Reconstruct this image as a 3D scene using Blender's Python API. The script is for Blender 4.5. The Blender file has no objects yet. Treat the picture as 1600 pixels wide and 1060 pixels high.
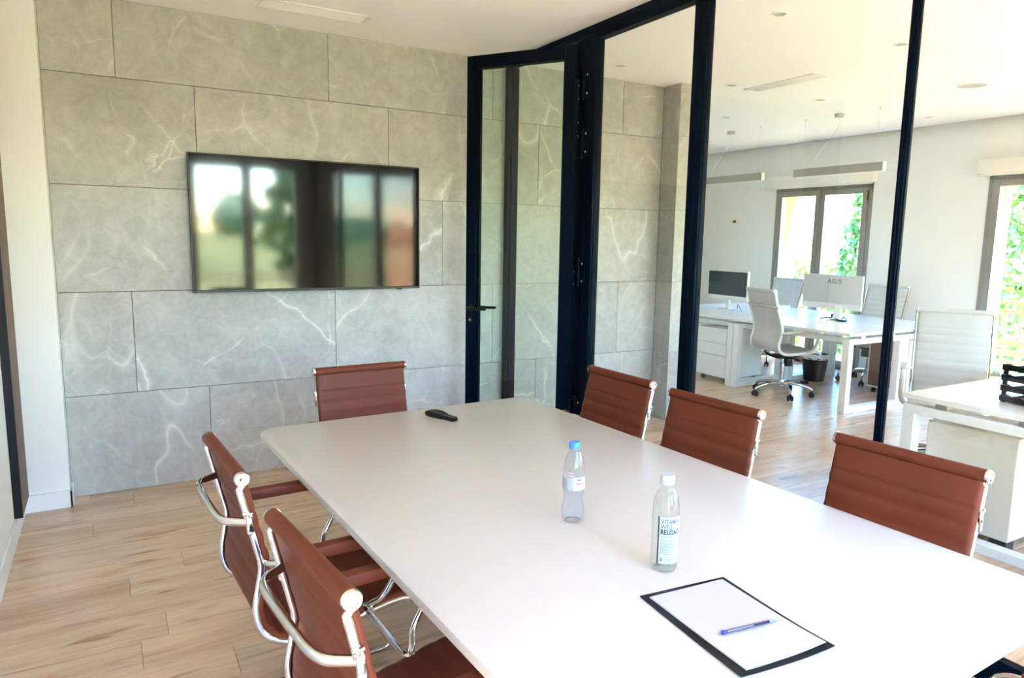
import bpy, bmesh, math, random
from mathutils import Vector, Matrix
random.seed(7)
C = bpy.context.scene.collection
PI = math.pi
S = bpy.context.scene

# ------------------------------------------------------------------ camera
cam_d = bpy.data.cameras.new('camera')
cam_d.sensor_width = 36.0
cam_d.lens = 1097.79 / 1600 * 36.0
cam_d.clip_start = 0.05
cam_d.clip_end = 600
cam = bpy.data.objects.new('camera', cam_d)
C.objects.link(cam)
R_ = ((0.8665663, -0.49880319, 0.0160694), (-0.05628435, -0.12967468, -0.98995785), (0.49587793, 0.85695966, -0.14044652))
rx, ry, rz = Vector(R_[0]), -Vector(R_[1]), -Vector(R_[2])
cam.matrix_world = Matrix(((rx.x, ry.x, rz.x, 0.24289), (rx.y, ry.y, rz.y, -4.67076), (rx.z, ry.z, rz.z, 1.53419), (0, 0, 0, 1)))
S.camera = cam

# ------------------------------------------------------------------ light and exposure
SKY = 0.64
SUN = 12.5
EXPO = 3.4
w = bpy.data.worlds.new('sky'); S.world = w; w.use_nodes = True
nt = w.node_tree; nt.nodes.clear()
sky = nt.nodes.new('ShaderNodeTexSky'); sky.sky_type = 'NISHITA'; sky.sun_disc = False
sky.sun_elevation = math.radians(55); sky.sun_rotation = math.radians(158); sky.dust_density = 0.8; sky.air_density = 1.0; sky.ozone_density = 1.6
hs = nt.nodes.new('ShaderNodeHueSaturation'); hs.inputs['Saturation'].default_value = 1.5
bg = nt.nodes.new('ShaderNodeBackground'); bg.inputs[1].default_value = SKY
wo = nt.nodes.new('ShaderNodeOutputWorld')
nt.links.new(sky.outputs[0], hs.inputs['Color']); nt.links.new(hs.outputs[0], bg.inputs[0]); nt.links.new(bg.outputs[0], wo.inputs[0])
sd = bpy.data.lights.new('sun', 'SUN'); sd.energy = SUN; sd.angle = 0.009; sd.color = (1, .92, .85)
sun = bpy.data.objects.new('sun', sd); C.objects.link(sun)
sdir = Vector((0.38 * math.cos(math.radians(55)), -0.925 * math.cos(math.radians(55)), math.sin(math.radians(55))))
sun.rotation_euler = sdir.to_track_quat('Z', 'Y').to_euler()
sun.location = (12, -14, 16)

def portal(x, y, z, sx, sz, rot):
    l = bpy.data.lights.new('window_portal', 'AREA'); l.shape = 'RECTANGLE'; l.size = sx; l.size_y = sz
    l.cycles.is_portal = True
    o = bpy.data.objects.new('window_portal', l); o.location = (x, y, z); o.rotation_euler = rot; C.objects.link(o)

vs = S.view_settings
S.display_settings.display_device = 'sRGB'
vs.view_transform = 'Standard'; vs.look = 'None'; vs.gamma = 1.0; vs.use_curve_mapping = False
vs.exposure = EXPO
cy = S.cycles
cy.use_denoising = True
cy.max_bounces = 14; cy.diffuse_bounces = 8; cy.glossy_bounces = 6; cy.transmission_bounces = 10; cy.transparent_max_bounces = 24
cy.sample_clamp_indirect = 8.0
cy.caustics_reflective = False; cy.caustics_refractive = False

# ------------------------------------------------------------------ materials
def mat(name, col, rough=0.5, metal=0.0, **k):
    m = bpy.data.materials.new(name); m.use_nodes = True
    b = m.node_tree.nodes['Principled BSDF']
    b.inputs['Base Color'].default_value = (*col, 1); b.inputs['Roughness'].default_value = rough; b.inputs['Metallic'].default_value = metal
    for kk, v in k.items(): b.inputs[kk.replace('_', ' ')].default_value = v
    return m
def N(m, t, **k):
    n = m.node_tree.nodes.new(t)
    for a, v in k.items(): setattr(n, a, v)
    return n
def L(m, a, b): m.node_tree.links.new(a, b)
def noise(m, scale, detail=4, rough=.55, dist=0, vec=None):
    n = N(m, 'ShaderNodeTexNoise'); n.inputs['Scale'].default_value = scale; n.inputs['Detail'].default_value = detail
    n.inputs['Roughness'].default_value = rough; n.inputs['Distortion'].default_value = dist
    if vec is not None: L(m, vec, n.inputs['Vector'])
    return n
def ramp(m, fac, stops):
    r = N(m, 'ShaderNodeValToRGB'); e = r.color_ramp.elements
    while len(e) < len(stops): e.new(.5)
    for i, (p, c) in enumerate(stops): e[i].position = p; e[i].color = (*c, 1) if len(c) == 3 else c
    L(m, fac, r.inputs[0]); return r
def mixc(m, fac, a, b, mode='MIX'):
    x = N(m, 'ShaderNodeMix', data_type='RGBA', blend_type=mode)
    for s, v in ((0, fac), (6, a), (7, b)):
        if isinstance(v, (int, float)): x.inputs[s].default_value = v
        elif isinstance(v, tuple): x.inputs[s].default_value = (*v, 1)
        else: L(m, v, x.inputs[s])
    return x.outputs[2]
def mathn(m, op, a, b=None, clamp=False):
    x = N(m, 'ShaderNodeMath', operation=op, use_clamp=clamp)
    for i, v in enumerate((a, b)):
        if v is None: continue
        if isinstance(v, (int, float)): x.inputs[i].default_value = v
        else: L(m, v, x.inputs[i])
    return x.outputs[0]
def objvec(m, scale=(1, 1, 1), rnd=0.0, rot=(0, 0, 0)):
    tc = N(m, 'ShaderNodeTexCoord'); mp = N(m, 'ShaderNodeMapping'); mp.inputs['Scale'].default_value = scale; mp.inputs['Rotation'].default_value = rot
    L(m, tc.outputs['Object'], mp.inputs['Vector'])
    if rnd:
        oi = N(m, 'ShaderNodeObjectInfo'); mu = N(m, 'ShaderNodeVectorMath', operation='SCALE'); mu.inputs[0].default_value = (17.3 * rnd, 31.7 * rnd, 23.1 * rnd)
        L(m, oi.outputs['Random'], mu.inputs['Scale']); ad = N(m, 'ShaderNodeVectorMath', operation='ADD')
        L(m, mp.outputs[0], ad.inputs[0]); L(m, mu.outputs[0], ad.inputs[1]); return ad.outputs[0]
    return mp.outputs[0]
def bump(m, h, strength=.2, dist=.01):
    b = N(m, 'ShaderNodeBump'); b.inputs['Strength'].default_value = strength; b.inputs['Distance'].default_value = dist
    L(m, h, b.inputs['Height']); L(m, b.outputs[0], m.node_tree.nodes['Principled BSDF'].inputs['Normal'])
def BS(m): return m.node_tree.nodes['Principled BSDF']

def paint(name, col, rough=.7):
    m = mat(name, col, rough); v = objvec(m); n = noise(m, 60, 3, .6, 0, v); bump(m, n.outputs[0], .06, .002)
    n2 = noise(m, 1.3, 3, .5, 0, v)
    L(m, mixc(m, n2.outputs[0], tuple(c * .97 for c in col), tuple(min(1, c * 1.02) for c in col)), BS(m).inputs['Base Color']); return m
M_wall = paint('white_wall_paint', (.82, .815, .81)); M_ceil = paint('ceiling_paint', (.885, .87, .86))
M_base = mat('white_lacquer', (.80, .80, .80), .35)

def stone():
    m = mat('grey_marble_tile', (.3, .3, .28), .42)
    v = objvec(m, (1, 1, 1), 1.0)
    big = noise(m, 1.5, 6, .6, .6, v); mid = noise(m, 5, 8, .65, .8, v); fine = noise(m, 60, 4, .7, 0, v)
    base = ramp(m, big.outputs[0], [(.30, (.285, .278, .27)), (.5, (.375, .366, .352)), (.70, (.46, .45, .435))])
    c = mixc(m, mathn(m, 'MULTIPLY', mid.outputs[0], .7), base.outputs[0], (.39, .38, .365))
    c = mixc(m, .22, c, fine.outputs[1], 'SOFT_LIGHT')
    mo = ramp(m, noise(m, 11, 6, .7, 1.0, v).outputs[0], [(.3, (.84, .835, .83)), (.7, (1.10, 1.10, 1.09))]); c = mixc(m, 1.0, c, mo.outputs[0], 'MULTIPLY')
    cl = noise(m, 3.2, 7, .7, 1.5, v)
    clr = ramp(m, cl.outputs[0], [(.52, (0, 0, 0)), (.74, (1, 1, 1))])
    c = mixc(m, mathn(m, 'MULTIPLY', clr.outputs[0], .45), c, (.53, .52, .50))
    # thin mineral veins: edges of distorted cells, broken up by a noise mask
    def vein(scale, rot, width, thr, stretch, k_):
        vv = objvec(m, (1, 1, 1), 1.0 + k_, (0, rot, 0))
        wob = noise(m, 3.5, 5, .6, 0, vv)
        sb = N(m, 'ShaderNodeVectorMath', operation='SUBTRACT'); L(m, wob.outputs[1], sb.inputs[0]); sb.inputs[1].default_value = (.5, .5, .5)
        sc = N(m, 'ShaderNodeVectorMath', operation='SCALE'); L(m, sb.outputs[0], sc.inputs[0]); sc.inputs['Scale'].default_value = .16
        ad = N(m, 'ShaderNodeVectorMath', operation='ADD'); L(m, vv, ad.inputs[0]); L(m, sc.outputs[0], ad.inputs[1])
        st = N(m, 'ShaderNodeMapping'); st.inputs['Scale'].default_value = (1, 1, stretch); L(m, ad.outputs[0], st.inputs['Vector'])
        vo = N(m, 'ShaderNodeTexVoronoi', feature='DISTANCE_TO_EDGE'); vo.inputs['Scale'].default_value = scale; L(m, st.outputs[0], vo.inputs['Vector'])
        r = ramp(m, vo.outputs['Distance'], [(0, (1, 1, 1)), (width, (.3, .3, .3)), (width * 4, (0, 0, 0))])
        k = noise(m, scale * 1.3, 3, .6, 0, vv); kr = ramp(m, k.outputs[0], [(thr, (0, 0, 0)), (thr + .12, (1, 1, 1))])
        return mathn(m, 'MULTIPLY', r.outputs[0], kr.outputs[0])
    v1 = vein(1.25, .7, .006, .50, .55, 0); v2 = vein(2.2, -.6, .005, .53, .6, .4); v3 = vein(2.8, .3, .004, .5, .8, .7)
    lv = objvec(m, (1.0, 1, .45), 2.3, (0, .85, 0)); ln = noise(m, 1.15, 3, .5, .35, lv)
    lr = ramp(m, mathn(m, 'ABSOLUTE', mathn(m, 'SUBTRACT', ln.outputs[0], .5)), [(0, (1, 1, 1)), (.003, (.35, .35, .35)), (.012, (0, 0, 0))])
    lk = ramp(m, noise(m, 1.4, 3, .6, 0, lv).outputs[0], [(.46, (0, 0, 0)), (.62, (1, 1, 1))]); v4 = mathn(m, 'MULTIPLY', lr.outputs[0], lk.outputs[0])
    c = mixc(m, mathn(m, 'MULTIPLY', v4, .48), c, (.80, .79, .76))
    c = mixc(m, mathn(m, 'MULTIPLY', v1, .6), c, (.82, .81, .78)); c = mixc(m, mathn(m, 'MULTIPLY', v2, .6), c, (.76, .75, .72)); c = mixc(m, mathn(m, 'MULTIPLY', v3, .25), c, (.17, .165, .16))
    L(m, c, BS(m).inputs['Base Color'])
    rr = ramp(m, mid.outputs[0], [(.3, (.36,) * 3), (.7, (.5,) * 3)]); L(m, rr.outputs[0], BS(m).inputs['Roughness'])
    bump(m, mid.outputs[0], .05, .003)
    return m
M_stone = stone()
M_grout = mat('dark_grout', (.09, .088, .082), .9)

def planks():
    m = mat('oak_laminate', (.5, .36, .23), .27)
    v = objvec(m, (.9, 9, 9), 3.0)
    g = noise(m, 2.0, 8, .62, 1.2, v)
    v2 = objvec(m, (.35, 2.6, 2.6), 2.0); b = noise(m, 1.6, 4, .55, .6, v2)
    c = ramp(m, g.outputs[0], [(.25, (.38, .235, .14)), (.42, (.60, .415, .275)), (.6, (.68, .49, .34)), (.8, (.74, .56, .41))])
    oi = N(m, 'ShaderNodeObjectInfo')
    tone = ramp(m, oi.outputs['Random'], [(0, (.86, .84, .82)), (.5, (1, 1, 1)), (1, (1.0, .97, .92))])
    c = mixc(m, 1.0, c.outputs[0], tone.outputs[0], 'MULTIPLY')
    dk = ramp(m, b.outputs[0], [(.3, (.72, .66, .6)), (.5, (1, 1, 1))])
    c = mixc(m, .8, c, dk.outputs[0], 'MULTIPLY')
    v3 = objvec(m, (3.2, 16, 16), 5.0); kn = noise(m, 1.0, 2, .4, .4, v3)
    kr = ramp(m, kn.outputs[0], [(.26, (.45, .36, .28)), (.34, (1, 1, 1))])
    c = mixc(m, .75, c, kr.outputs[0], 'MULTIPLY')
    L(m, c, BS(m).inputs['Base Color'])
    bump(m, g.outputs[0], .08, .002)
    return m
M_floor = planks()
M_sub = mat('floor_underlay', (.12, .08, .05), .9)
M_navy = mat('dark_blue_steel', (.0006, .0036, .0105), .42, .0); BS(M_navy).inputs['Specular IOR Level'].default_value = .06
M_black = mat('black_plastic', (.005, .005, .007), .4, Specular_IOR_Level=.25)
M_blackm = mat('black_metal', (.012, .012, .014), .4, .6)
M_chrome = mat('chrome', (.60, .60, .61), .06, 1.0)
M_steel = mat('brushed_steel', (.7, .7, .7), .28, 1.0)
def leather(name, col, rough=.42):
    m = mat(name, col, rough); v = objvec(m); n = noise(m, 260, 3, .6, 0, v); bump(m, n.outputs[0], .12, .002)
    n2 = noise(m, 9, 4, .6, 0, v)
    L(m, mixc(m, n2.outputs[0], tuple(c * .86 for c in col), tuple(c * 1.1 for c in col)), BS(m).inputs['Base Color']); return m
M_brown = leather('brown_leather', (.120, .028, .0145), .45); BS(M_brown).inputs['Specular IOR Level'].default_value = .17
M_whitel = leather('white_leather', (.54, .56, .56), .45)
def meshfab():
    m = mat('grey_mesh_fabric', (.55, .53, .54), .6); v = objvec(m, (1, 1, 1)); n = N(m, 'ShaderNodeTexChecker'); n.inputs['Scale'].default_value = 300
    L(m, v, n.inputs['Vector']); n.inputs[1].default_value = (.62, .60, .61, 1); n.inputs[2].default_value = (.48, .46, .47, 1); L(m, n.outputs[0], BS(m).inputs['Base Color']); return m
M_mesh = meshfab()
def tabletop():
    m = mat('white_table_laminate', (.535, .525, .52), .32); v = objvec(m); n = noise(m, 400, 2, .5, 0, v); bump(m, n.outputs[0], .02, .001)
    n2 = noise(m, 2, 3, .5, 0, v); L(m, mixc(m, n2.outputs[0], (.53, .52, .51), (.55, .54, .53)), BS(m).inputs['Base Color']); return m
M_table = tabletop()
M_white = mat('white_melamine', (.80, .80, .79), .25)
M_whitefr = mat('white_powder_coat', (.82, .82, .81), .4)
M_whiteshade = mat('glossy_white_shaded', (.70, .665, .60), .12)  # white pedestal, its shadow tone put into the base colour
M_alu = mat('grey_brown_window_frame', (.27, .25, .235), .45, .3)
M_blind = mat('white_blind', (.84, .80, .74), .6)
M_grey = mat('grey_monitor_shell', (.50, .50, .50), .4)
M_lgrey = mat('light_grey_plastic', (.68, .67, .66), .4)
M_fit = mat('fitting_grey', (.42, .41, .39), .5)
M_lamp = mat('grey_lamp_housing', (.36, .355, .35), .45)
M_screen = mat('dark_monitor_glass', (.008, .022, .032), .22)
M_tv = mat('tv_glass', (.004, .004, .005), .06); BS(M_tv).inputs['IOR'].default_value = 1.65
def wood(name, a, b, sc=(20, 20, .8)):
    m = mat(name, a, .45); v = objvec(m, sc, 1.0); n = noise(m, 3, 6, .6, .8, v)
    L(m, ramp(m, n.outputs[0], [(.3, a), (.7, b)]).outputs[0], BS(m).inputs['Base Color']); return m
M_walnut = wood('walnut_slat', (.075, .035, .018), (.17, .085, .045))
M_brownpan = wood('brown_wood_panel', (.17, .085, .06), (.23, .125, .09))
M_yellow = paint('yellow_facade', (.34, .225, .045), .8)
M_rail = mat('cream_railing', (.42, .33, .20), .5)
M_slab = paint('terrace_stone', (.60, .50, .42), .8)
M_curtain = bpy.data.materials.new('peach_curtain'); M_curtain.use_nodes = True
_t = M_curtain.node_tree; _b = _t.nodes['Principled BSDF']; _b.inputs['Base Color'].default_value = (.85, .62, .50, 1); _b.inputs['Roughness'].default_value = .85
_tl = _t.nodes.new('ShaderNodeBsdfTranslucent'); _tl.inputs[0].default_value = (.90, .66, .54, 1); _mx = _t.nodes.new('ShaderNodeMixShader'); _mx.inputs[0].default_value = .6
_t.links.new(_b.outputs[0], _mx.inputs[1]); _t.links.new(_tl.outputs[0], _mx.inputs[2]); _t.links.new(_mx.outputs[0], _t.nodes['Material Output'].inputs[0])
M_peachw = M_curtain

def glassmat(name, tint=(1, 1, 1), refl=1.0, rough=0.0, ior=1.45):
    m = bpy.data.materials.new(name); m.use_nodes = True; t = m.node_tree; t.nodes.clear()
    o = t.nodes.new('ShaderNodeOutputMaterial'); mx = t.nodes.new('ShaderNodeMixShader'); tr = t.nodes.new('ShaderNodeBsdfTransparent')
    gl = t.nodes.new('ShaderNodeBsdfGlossy'); fr = t.nodes.new('ShaderNodeFresnel'); 
    ge = t.nodes.new('ShaderNodeNewGeometry'); mi = t.nodes.new('ShaderNodeMix'); mi.inputs[2].default_value = ior; mi.inputs[3].default_value = 1 / ior
    t.links.new(ge.outputs['Backfacing'], mi.inputs[0]); t.links.new(mi.outputs[0], fr.inputs[0])
    tr.inputs[0].default_value = (*tint, 1); gl.inputs['Roughness'].default_value = rough
    mu = t.nodes.new('ShaderNodeMath'); mu.operation = 'MULTIPLY'; mu.inputs[1].default_value = refl; t.links.new(fr.outputs[0], mu.inputs[0])
    t.links.new(mu.outputs[0], mx.inputs[0]); t.links.new(tr.outputs[0], mx.inputs[1]); t.links.new(gl.outputs[0], mx.inputs[2]); t.links.new(mx.outputs[0], o.inputs[0])
    return m
M_glass = glassmat('partition_glass', (.95, .975, .965), 1.1)
M_glassdoor = glassmat('door_glass', (.86, .925, .89), .8)
M_winglass = glassmat('window_glass', (.95, .97, .96), .8)
M_pet = glassmat('clear_bottle_plastic', (.93, .955, .99), 1.5, .03, 1.5)
M_pet2 = glassmat('clear_bottle_plastic_green', (.93, .955, .94), 1.5, .03, 1.5)
M_water = glassmat('water', (.95, .97, 1.0), .8, .0, 1.2)
M_water2 = glassmat('vitamin_water', (.97, .985, .975), .8, .0, 1.2)

# ------------------------------------------------------------------ mesh helpers
class MB:
    def __init__(s): s.bm = bmesh.new()
    def box(s, x0, x1, y0, y1, z0, z1, bev=0.0, seg=1, M=None):
        r = bmesh.ops.create_cube(s.bm, size=1.0)
        vs = r['verts']
        for v in vs:
            v.co = Vector(((x0 + x1) / 2 + v.co.x * (x1 - x0), (y0 + y1) / 2 + v.co.y * (y1 - y0), (z0 + z1) / 2 + v.co.z * (z1 - z0)))
        if bev:
            es = list({e for v in vs for e in v.link_edges})
            r2 = bmesh.ops.bevel(s.bm, geom=es, offset=bev, segments=seg, profile=.5, affect='EDGES')
            vs = list({v for f in r2['faces'] for v in f.verts} | {v for v in vs if v.is_valid})
        if M is not None:
            for v in vs: v.co = M @ v.co
        return s
    def tube(s, pts, r, n=8, closed=False, caps=True, flat=None):
        pts = [Vector(p) for p in pts]; rings = []; N_ = len(pts)
        rr = r if isinstance(r, (list, tuple)) else [r] * N_
        prev = None
        for i, p in enumerate(pts):
            a = pts[(i - 1) % N_] if (closed or i > 0) else p; b = pts[(i + 1) % N_] if (closed or i < N_ - 1) else p
            t = (b - a).normalized()
            if prev is None:
                u = t.cross(Vector((0, 0, 1)))
                if u.length < .05: u = t.cross(Vector((1, 0, 0)))
                u.normalize()
            else:
                u = prev - t * prev.dot(t)
                u.normalize()
            prev = u; v = t.cross(u).normalized()
            fu, fv = (1, 1) if flat is None else flat
            rings.append([s.bm.verts.new(p + (u * math.cos(k * 2 * PI / n) * fu + v * math.sin(k * 2 * PI / n) * fv) * rr[i]) for k in range(n)])
        for i in range(N_ if closed else N_ - 1):
            A, B = rings[i], rings[(i + 1) % N_]
            for k in range(n): s.bm.faces.new((A[k], A[(k + 1) % n], B[(k + 1) % n], B[k]))
        if caps and not closed:
            s.bm.faces.new(rings[0][::-1]); s.bm.faces.new(rings[-1])
        return s
    def lathe(s, prof, n=24, o=(0, 0, 0), axis='Z', cap=True):
        o = Vector(o); rings = []
        for r, z in prof:
            ring = []
            for k in range(n):
                a = 2 * PI * k / n; c = Vector((r * math.cos(a), r * math.sin(a), z))
                if axis == 'X': c = Vector((c.z, c.x, c.y))
                elif axis == 'Y': c = Vector((c.y, c.z, c.x))
                ring.append(s.bm.verts.new(o + c))
            rings.append(ring)
        for i in range(len(rings) - 1):
            for k in range(n): s.bm.faces.new((rings[i][k], rings[i][(k + 1) % n], rings[i + 1][(k + 1) % n], rings[i + 1][k]))
        if cap:
            s.bm.faces.new(rings[0][::-1]); s.bm.faces.new(rings[-1])
        return s
    def prism(s, poly, z0, z1, M=None):
        a = [s.bm.verts.new((x, y, z0)) for x, y in poly]; b = [s.bm.verts.new((x, y, z1)) for x, y in poly]; n = len(poly)
        for i in range(n): s.bm.faces.new((a[i], a[(i + 1) % n], b[(i + 1) % n], b[i]))
        s.bm.faces.new(a[::-1]); s.bm.faces.new(b)
        if M is not None:
            for v in a + b: v.co = M @ v.co
        return s
    def mesh(s, name, m, smooth=True, angle=40):
        bmesh.ops.remove_doubles(s.bm, verts=s.bm.verts, dist=1e-6)
        bmesh.ops.recalc_face_normals(s.bm, faces=s.bm.faces)
        me = bpy.data.meshes.new(name); s.bm.to_mesh(me); s.bm.free()
        if m: me.materials.append(m)
        if smooth:
            me.shade_smooth()
            try: me.set_sharp_from_angle(angle=math.radians(angle))
            except Exception: pass
        return me
    def build(s, name, m, parent=None, loc=None, rot=None, smooth=True, angle=40):
        o = bpy.data.objects.new(name, s.mesh(name, m, smooth, angle)); C.objects.link(o)
        if parent: o.parent = parent
        if loc: o.location = loc
        if rot: o.rotation_euler = rot
        return o
def link(name, me, parent=None, loc=(0, 0, 0), rot=(0, 0, 0)):
    o = bpy.data.objects.new(name, me); C.objects.link(o); o.location = loc; o.rotation_euler = rot
    if parent: o.parent = parent
    return o
def tag(o, label=None, cat=None, group=None, kind=None):
    if label: o['label'] = label
    if cat: o['category'] = cat
    if group: o['group'] = group
    if kind: o['kind'] = kind
    return o
def thing(name, label, cat, loc=(0, 0, 0), rz=0, group=None):
    o = bpy.data.objects.new(name, None); C.objects.link(o); o.location = loc; o.rotation_euler = (0, 0, rz); o.empty_display_size = .1
    return tag(o, label, cat, group)
def struct(o, label=None):
    o['kind'] = 'structure'
    if label: o['label'] = label
    return o
def copy_tree(o, parent=None):
    c = o.copy(); C.objects.link(c)
    if parent: c.parent = parent
    for ch in list(o.children): copy_tree(ch, c)
    return c
def smooth_path(ctrl, per=6):
    P = [Vector(p) for p in ctrl]; out = []
    for i in range(len(P) - 1):
        p0 = P[max(i - 1, 0)]; p1 = P[i]; p2 = P[i + 1]; p3 = P[min(i + 2, len(P) - 1)]
        for k in range(per):
            t = k / per
            out.append(.5 * ((2 * p1) + (-p0 + p2) * t + (2 * p0 - 5 * p1 + 4 * p2 - p3) * t * t + (-p0 + 3 * p1 - 3 * p2 + p3) * t ** 3))
    out.append(P[-1]); return out
def text_mesh(txt, size, font_bold=0.0):
    cu = bpy.data.curves.new('lettering', 'FONT'); cu.body = txt; cu.size = size; cu.resolution_u = 3; cu.offset = font_bold
    cu.space_character = 1.0
    ob = bpy.data.objects.new('lettering', cu); C.objects.link(ob)
    dg = bpy.context.evaluated_depsgraph_get(); me = bpy.data.meshes.new_from_object(ob.evaluated_get(dg))
    bpy.data.objects.remove(ob); bpy.data.curves.remove(cu); return me
H = 2.815
XL, XW, YB, YF, YE = -0.225, 8.10, 0.0, -5.75, 4.6     # left wall, window wall, stone wall, wall behind camera, office end

# ------------------------------------------------------------------ room shell
fl = struct(MB().box(XL - .2, XW + .4, YF - .4, YE + .2, -.12, -.012).build('floor', M_sub))
PW, PL = .196, 1.52
row = 0; y = YF; tile_cache = {}
rng = random.Random(3)
while y < 3.4:
    x = XL - rng.random() * PL * .9
    while x < XW:
        a = max(x, XL); b = min(x + PL, XW)
        # keep behind the column and beyond the stone wall only where the office continues
        if b - a > .05 and not (y > 0.02 and b < 4.3) and not (y < -4.2 and a > 4.5):
            k = (round(b - a, 3))
            if k not in tile_cache:
                tile_cache[k] = MB().box(-(b - a) / 2 + .0006, (b - a) / 2 - .0006, -PW / 2 + .0006, PW / 2 - .0006, -.012, 0, .0014).mesh('plank', M_floor, False)
            link('plank', tile_cache[k], fl, ((a + b) / 2, y + PW / 2, 0))
        x += PL
    y += PW; row += 1
struct(MB().box(4.4, XW + .05, YF, -4.2, -.012, -.001).build('floor_panel', M_floor)).parent = fl

ce = MB().box(XL - .2, XW - .09, YF - .2, YE + .2, H, H + .1).box(XW - .1, XW + .4, YF - .2, YE + .2, H + .13, H + .2).box(XW - .1, XW - .09, YF, YE, H, H + .14)
struct(ce.build('ceiling', M_ceil))
struct(MB().box(XL - .15, XL, YF - .2, .15, 0, H).build('wall_left', M_wall))
struct(MB().box(XL - .01, 0.0, -.155, .15, 0, H).build('pillar', M_wall), 'white painted wall end beside the stone tiles')
struct(MB().box(XL, XL + .014, YF, -.155, 0, .10, .003).build('baseboard_left', M_base))
struct(MB().box(XL, .014, -.170, -.154, 0, .10, .003).box(-.002, .014, -.17, -.004, 0, .10, .003).build('baseboard_back', M_base))

# stone wall: substrate plus each tile its own part
X_COL = 4.38
wb = struct(MB().box(0.0, X_COL + .2, .012, .16, 0, H).box(-.02, X_COL + .2, .16, .3, 0, H).build('wall_back', M_grout))
G = .0014
def tile(parent, x0, x1, z0, z1, y, axis='Y', th=.0115):
    b = MB()
    if axis == 'Y':
        cx, cz = (x0 + x1) / 2, (z0 + z1) / 2
        b.box(-(x1 - x0) / 2 + G, (x1 - x0) / 2 - G, 0, th, -(z1 - z0) / 2 + G, (z1 - z0) / 2 - G, .0012)
        return b.build('tile', M_stone, parent, (cx, y, cz), smooth=False)
    cy_, cz = (x0 + x1) / 2, (z0 + z1) / 2
    b.box(0, th, -(x1 - x0) / 2 + G, (x1 - x0) / 2 - G, -(z1 - z0) / 2 + G, (z1 - z0) / 2 - G, .0012)
    return b.build('tile', M_stone, parent, (y, cy_, cz), smooth=False)
rows = [(0, .597, .765), (.597, 1.197, .368), (1.197, 1.797, 1.154), (1.797, 2.397, .754), (2.397, H, .352)]
for z0, z1, j in rows:
    xs = [0.0] + [x for x in [j + 1.2 * k for k in range(-1, 5)] if .08 < x < X_COL - .05] + [X_COL]
    for a, b in zip(xs, xs[1:]): tile(wb, a, b, z0, z1, 0.0)
# tiled column standing proud of the stone wall
CX1, CY0 = 4.56, -.20
co = struct(MB().box(X_COL + .012, CX1, CY0 + .012, .3, 0, H).build('column', M_grout), 'stone tiled column')
for z0, z1, j in rows:
    tile(co, CY0, 0.0, z0, z1, X_COL, 'X')
    tile(co, X_COL, CX1, z0, z1, CY0)
struct(MB().box(CX1, CX1 + .02, CY0, .3, 0, H).build('trim_1', M_wall))

# wall behind the camera: two mirrored french windows, three more added for light
def wall_with_holes(name, m, along, a0, a1, holes, p0, p1, z1=H):
    b = MB(); holes = sorted(holes); cur = a0
    def bx(u0, u1, za, zb):
        if along == 'X': b.box(u0, u1, p0, p1, za, zb)
        else: b.box(p0, p1, u0, u1, za, zb)
    for h0, h1, hz0, hz1 in holes:
        bx(cur, h0, 0, z1); bx(h0, h1, hz1, z1)
        if hz0 > 0: bx(h0, h1, 0, hz0)
        cur = h1
    bx(cur, a1, 0, z1); return struct(b.build(name, m))
BW = [(.0, 1.02, 0, 2.55), (1.22, 2.72, 0, 2.55), (3.18, 4.52, 0, 2.55), (4.75, 6.15, 0, 2.55), (6.45, 7.85, 0, 2.55)]  # first and last two openings are unseen, added to brighten the rooms
OW = [(-4.83, -3.40, 0, 2.26), (-2.19, -.76, 0, 2.26), (.50, 1.88, 0, 2.26)]
M_backshade = paint('backlit_wall_shade', (.20, .19, .18))  # backlit shade of the wall put into its colour
wall_with_holes('wall_front', M_backshade, 'X', XL - .15, XW + .37, BW, YF - .2, YF)
wall_with_holes('wall_right', M_wall, 'Y', YF - .2, YE + .1, OW, XW, XW + .10, H + .15)
struct(MB().box(2, XW + .1, YE, YE + .1, 0, H).box(4.2, X_COL + .18, .3, YE, 0, H).build('wall_far', M_wall))
# yellow outside skin with its deep reveals
wall_with_holes('wall_outer', M_yellow, 'Y', YF - .2, YE + .1, [(a + .02, b - .02, 0, c) for a, b, _, c in OW], XW + .10, XW + .42, H + .6)
wall_with_holes('wall_outer_front', M_yellow, 'X', XL - .15, XW + .37, [(a + .02, b - .02, 0, c) for a, b, _, c in BW], YF - .27, YF - .2, H + .6)

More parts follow.
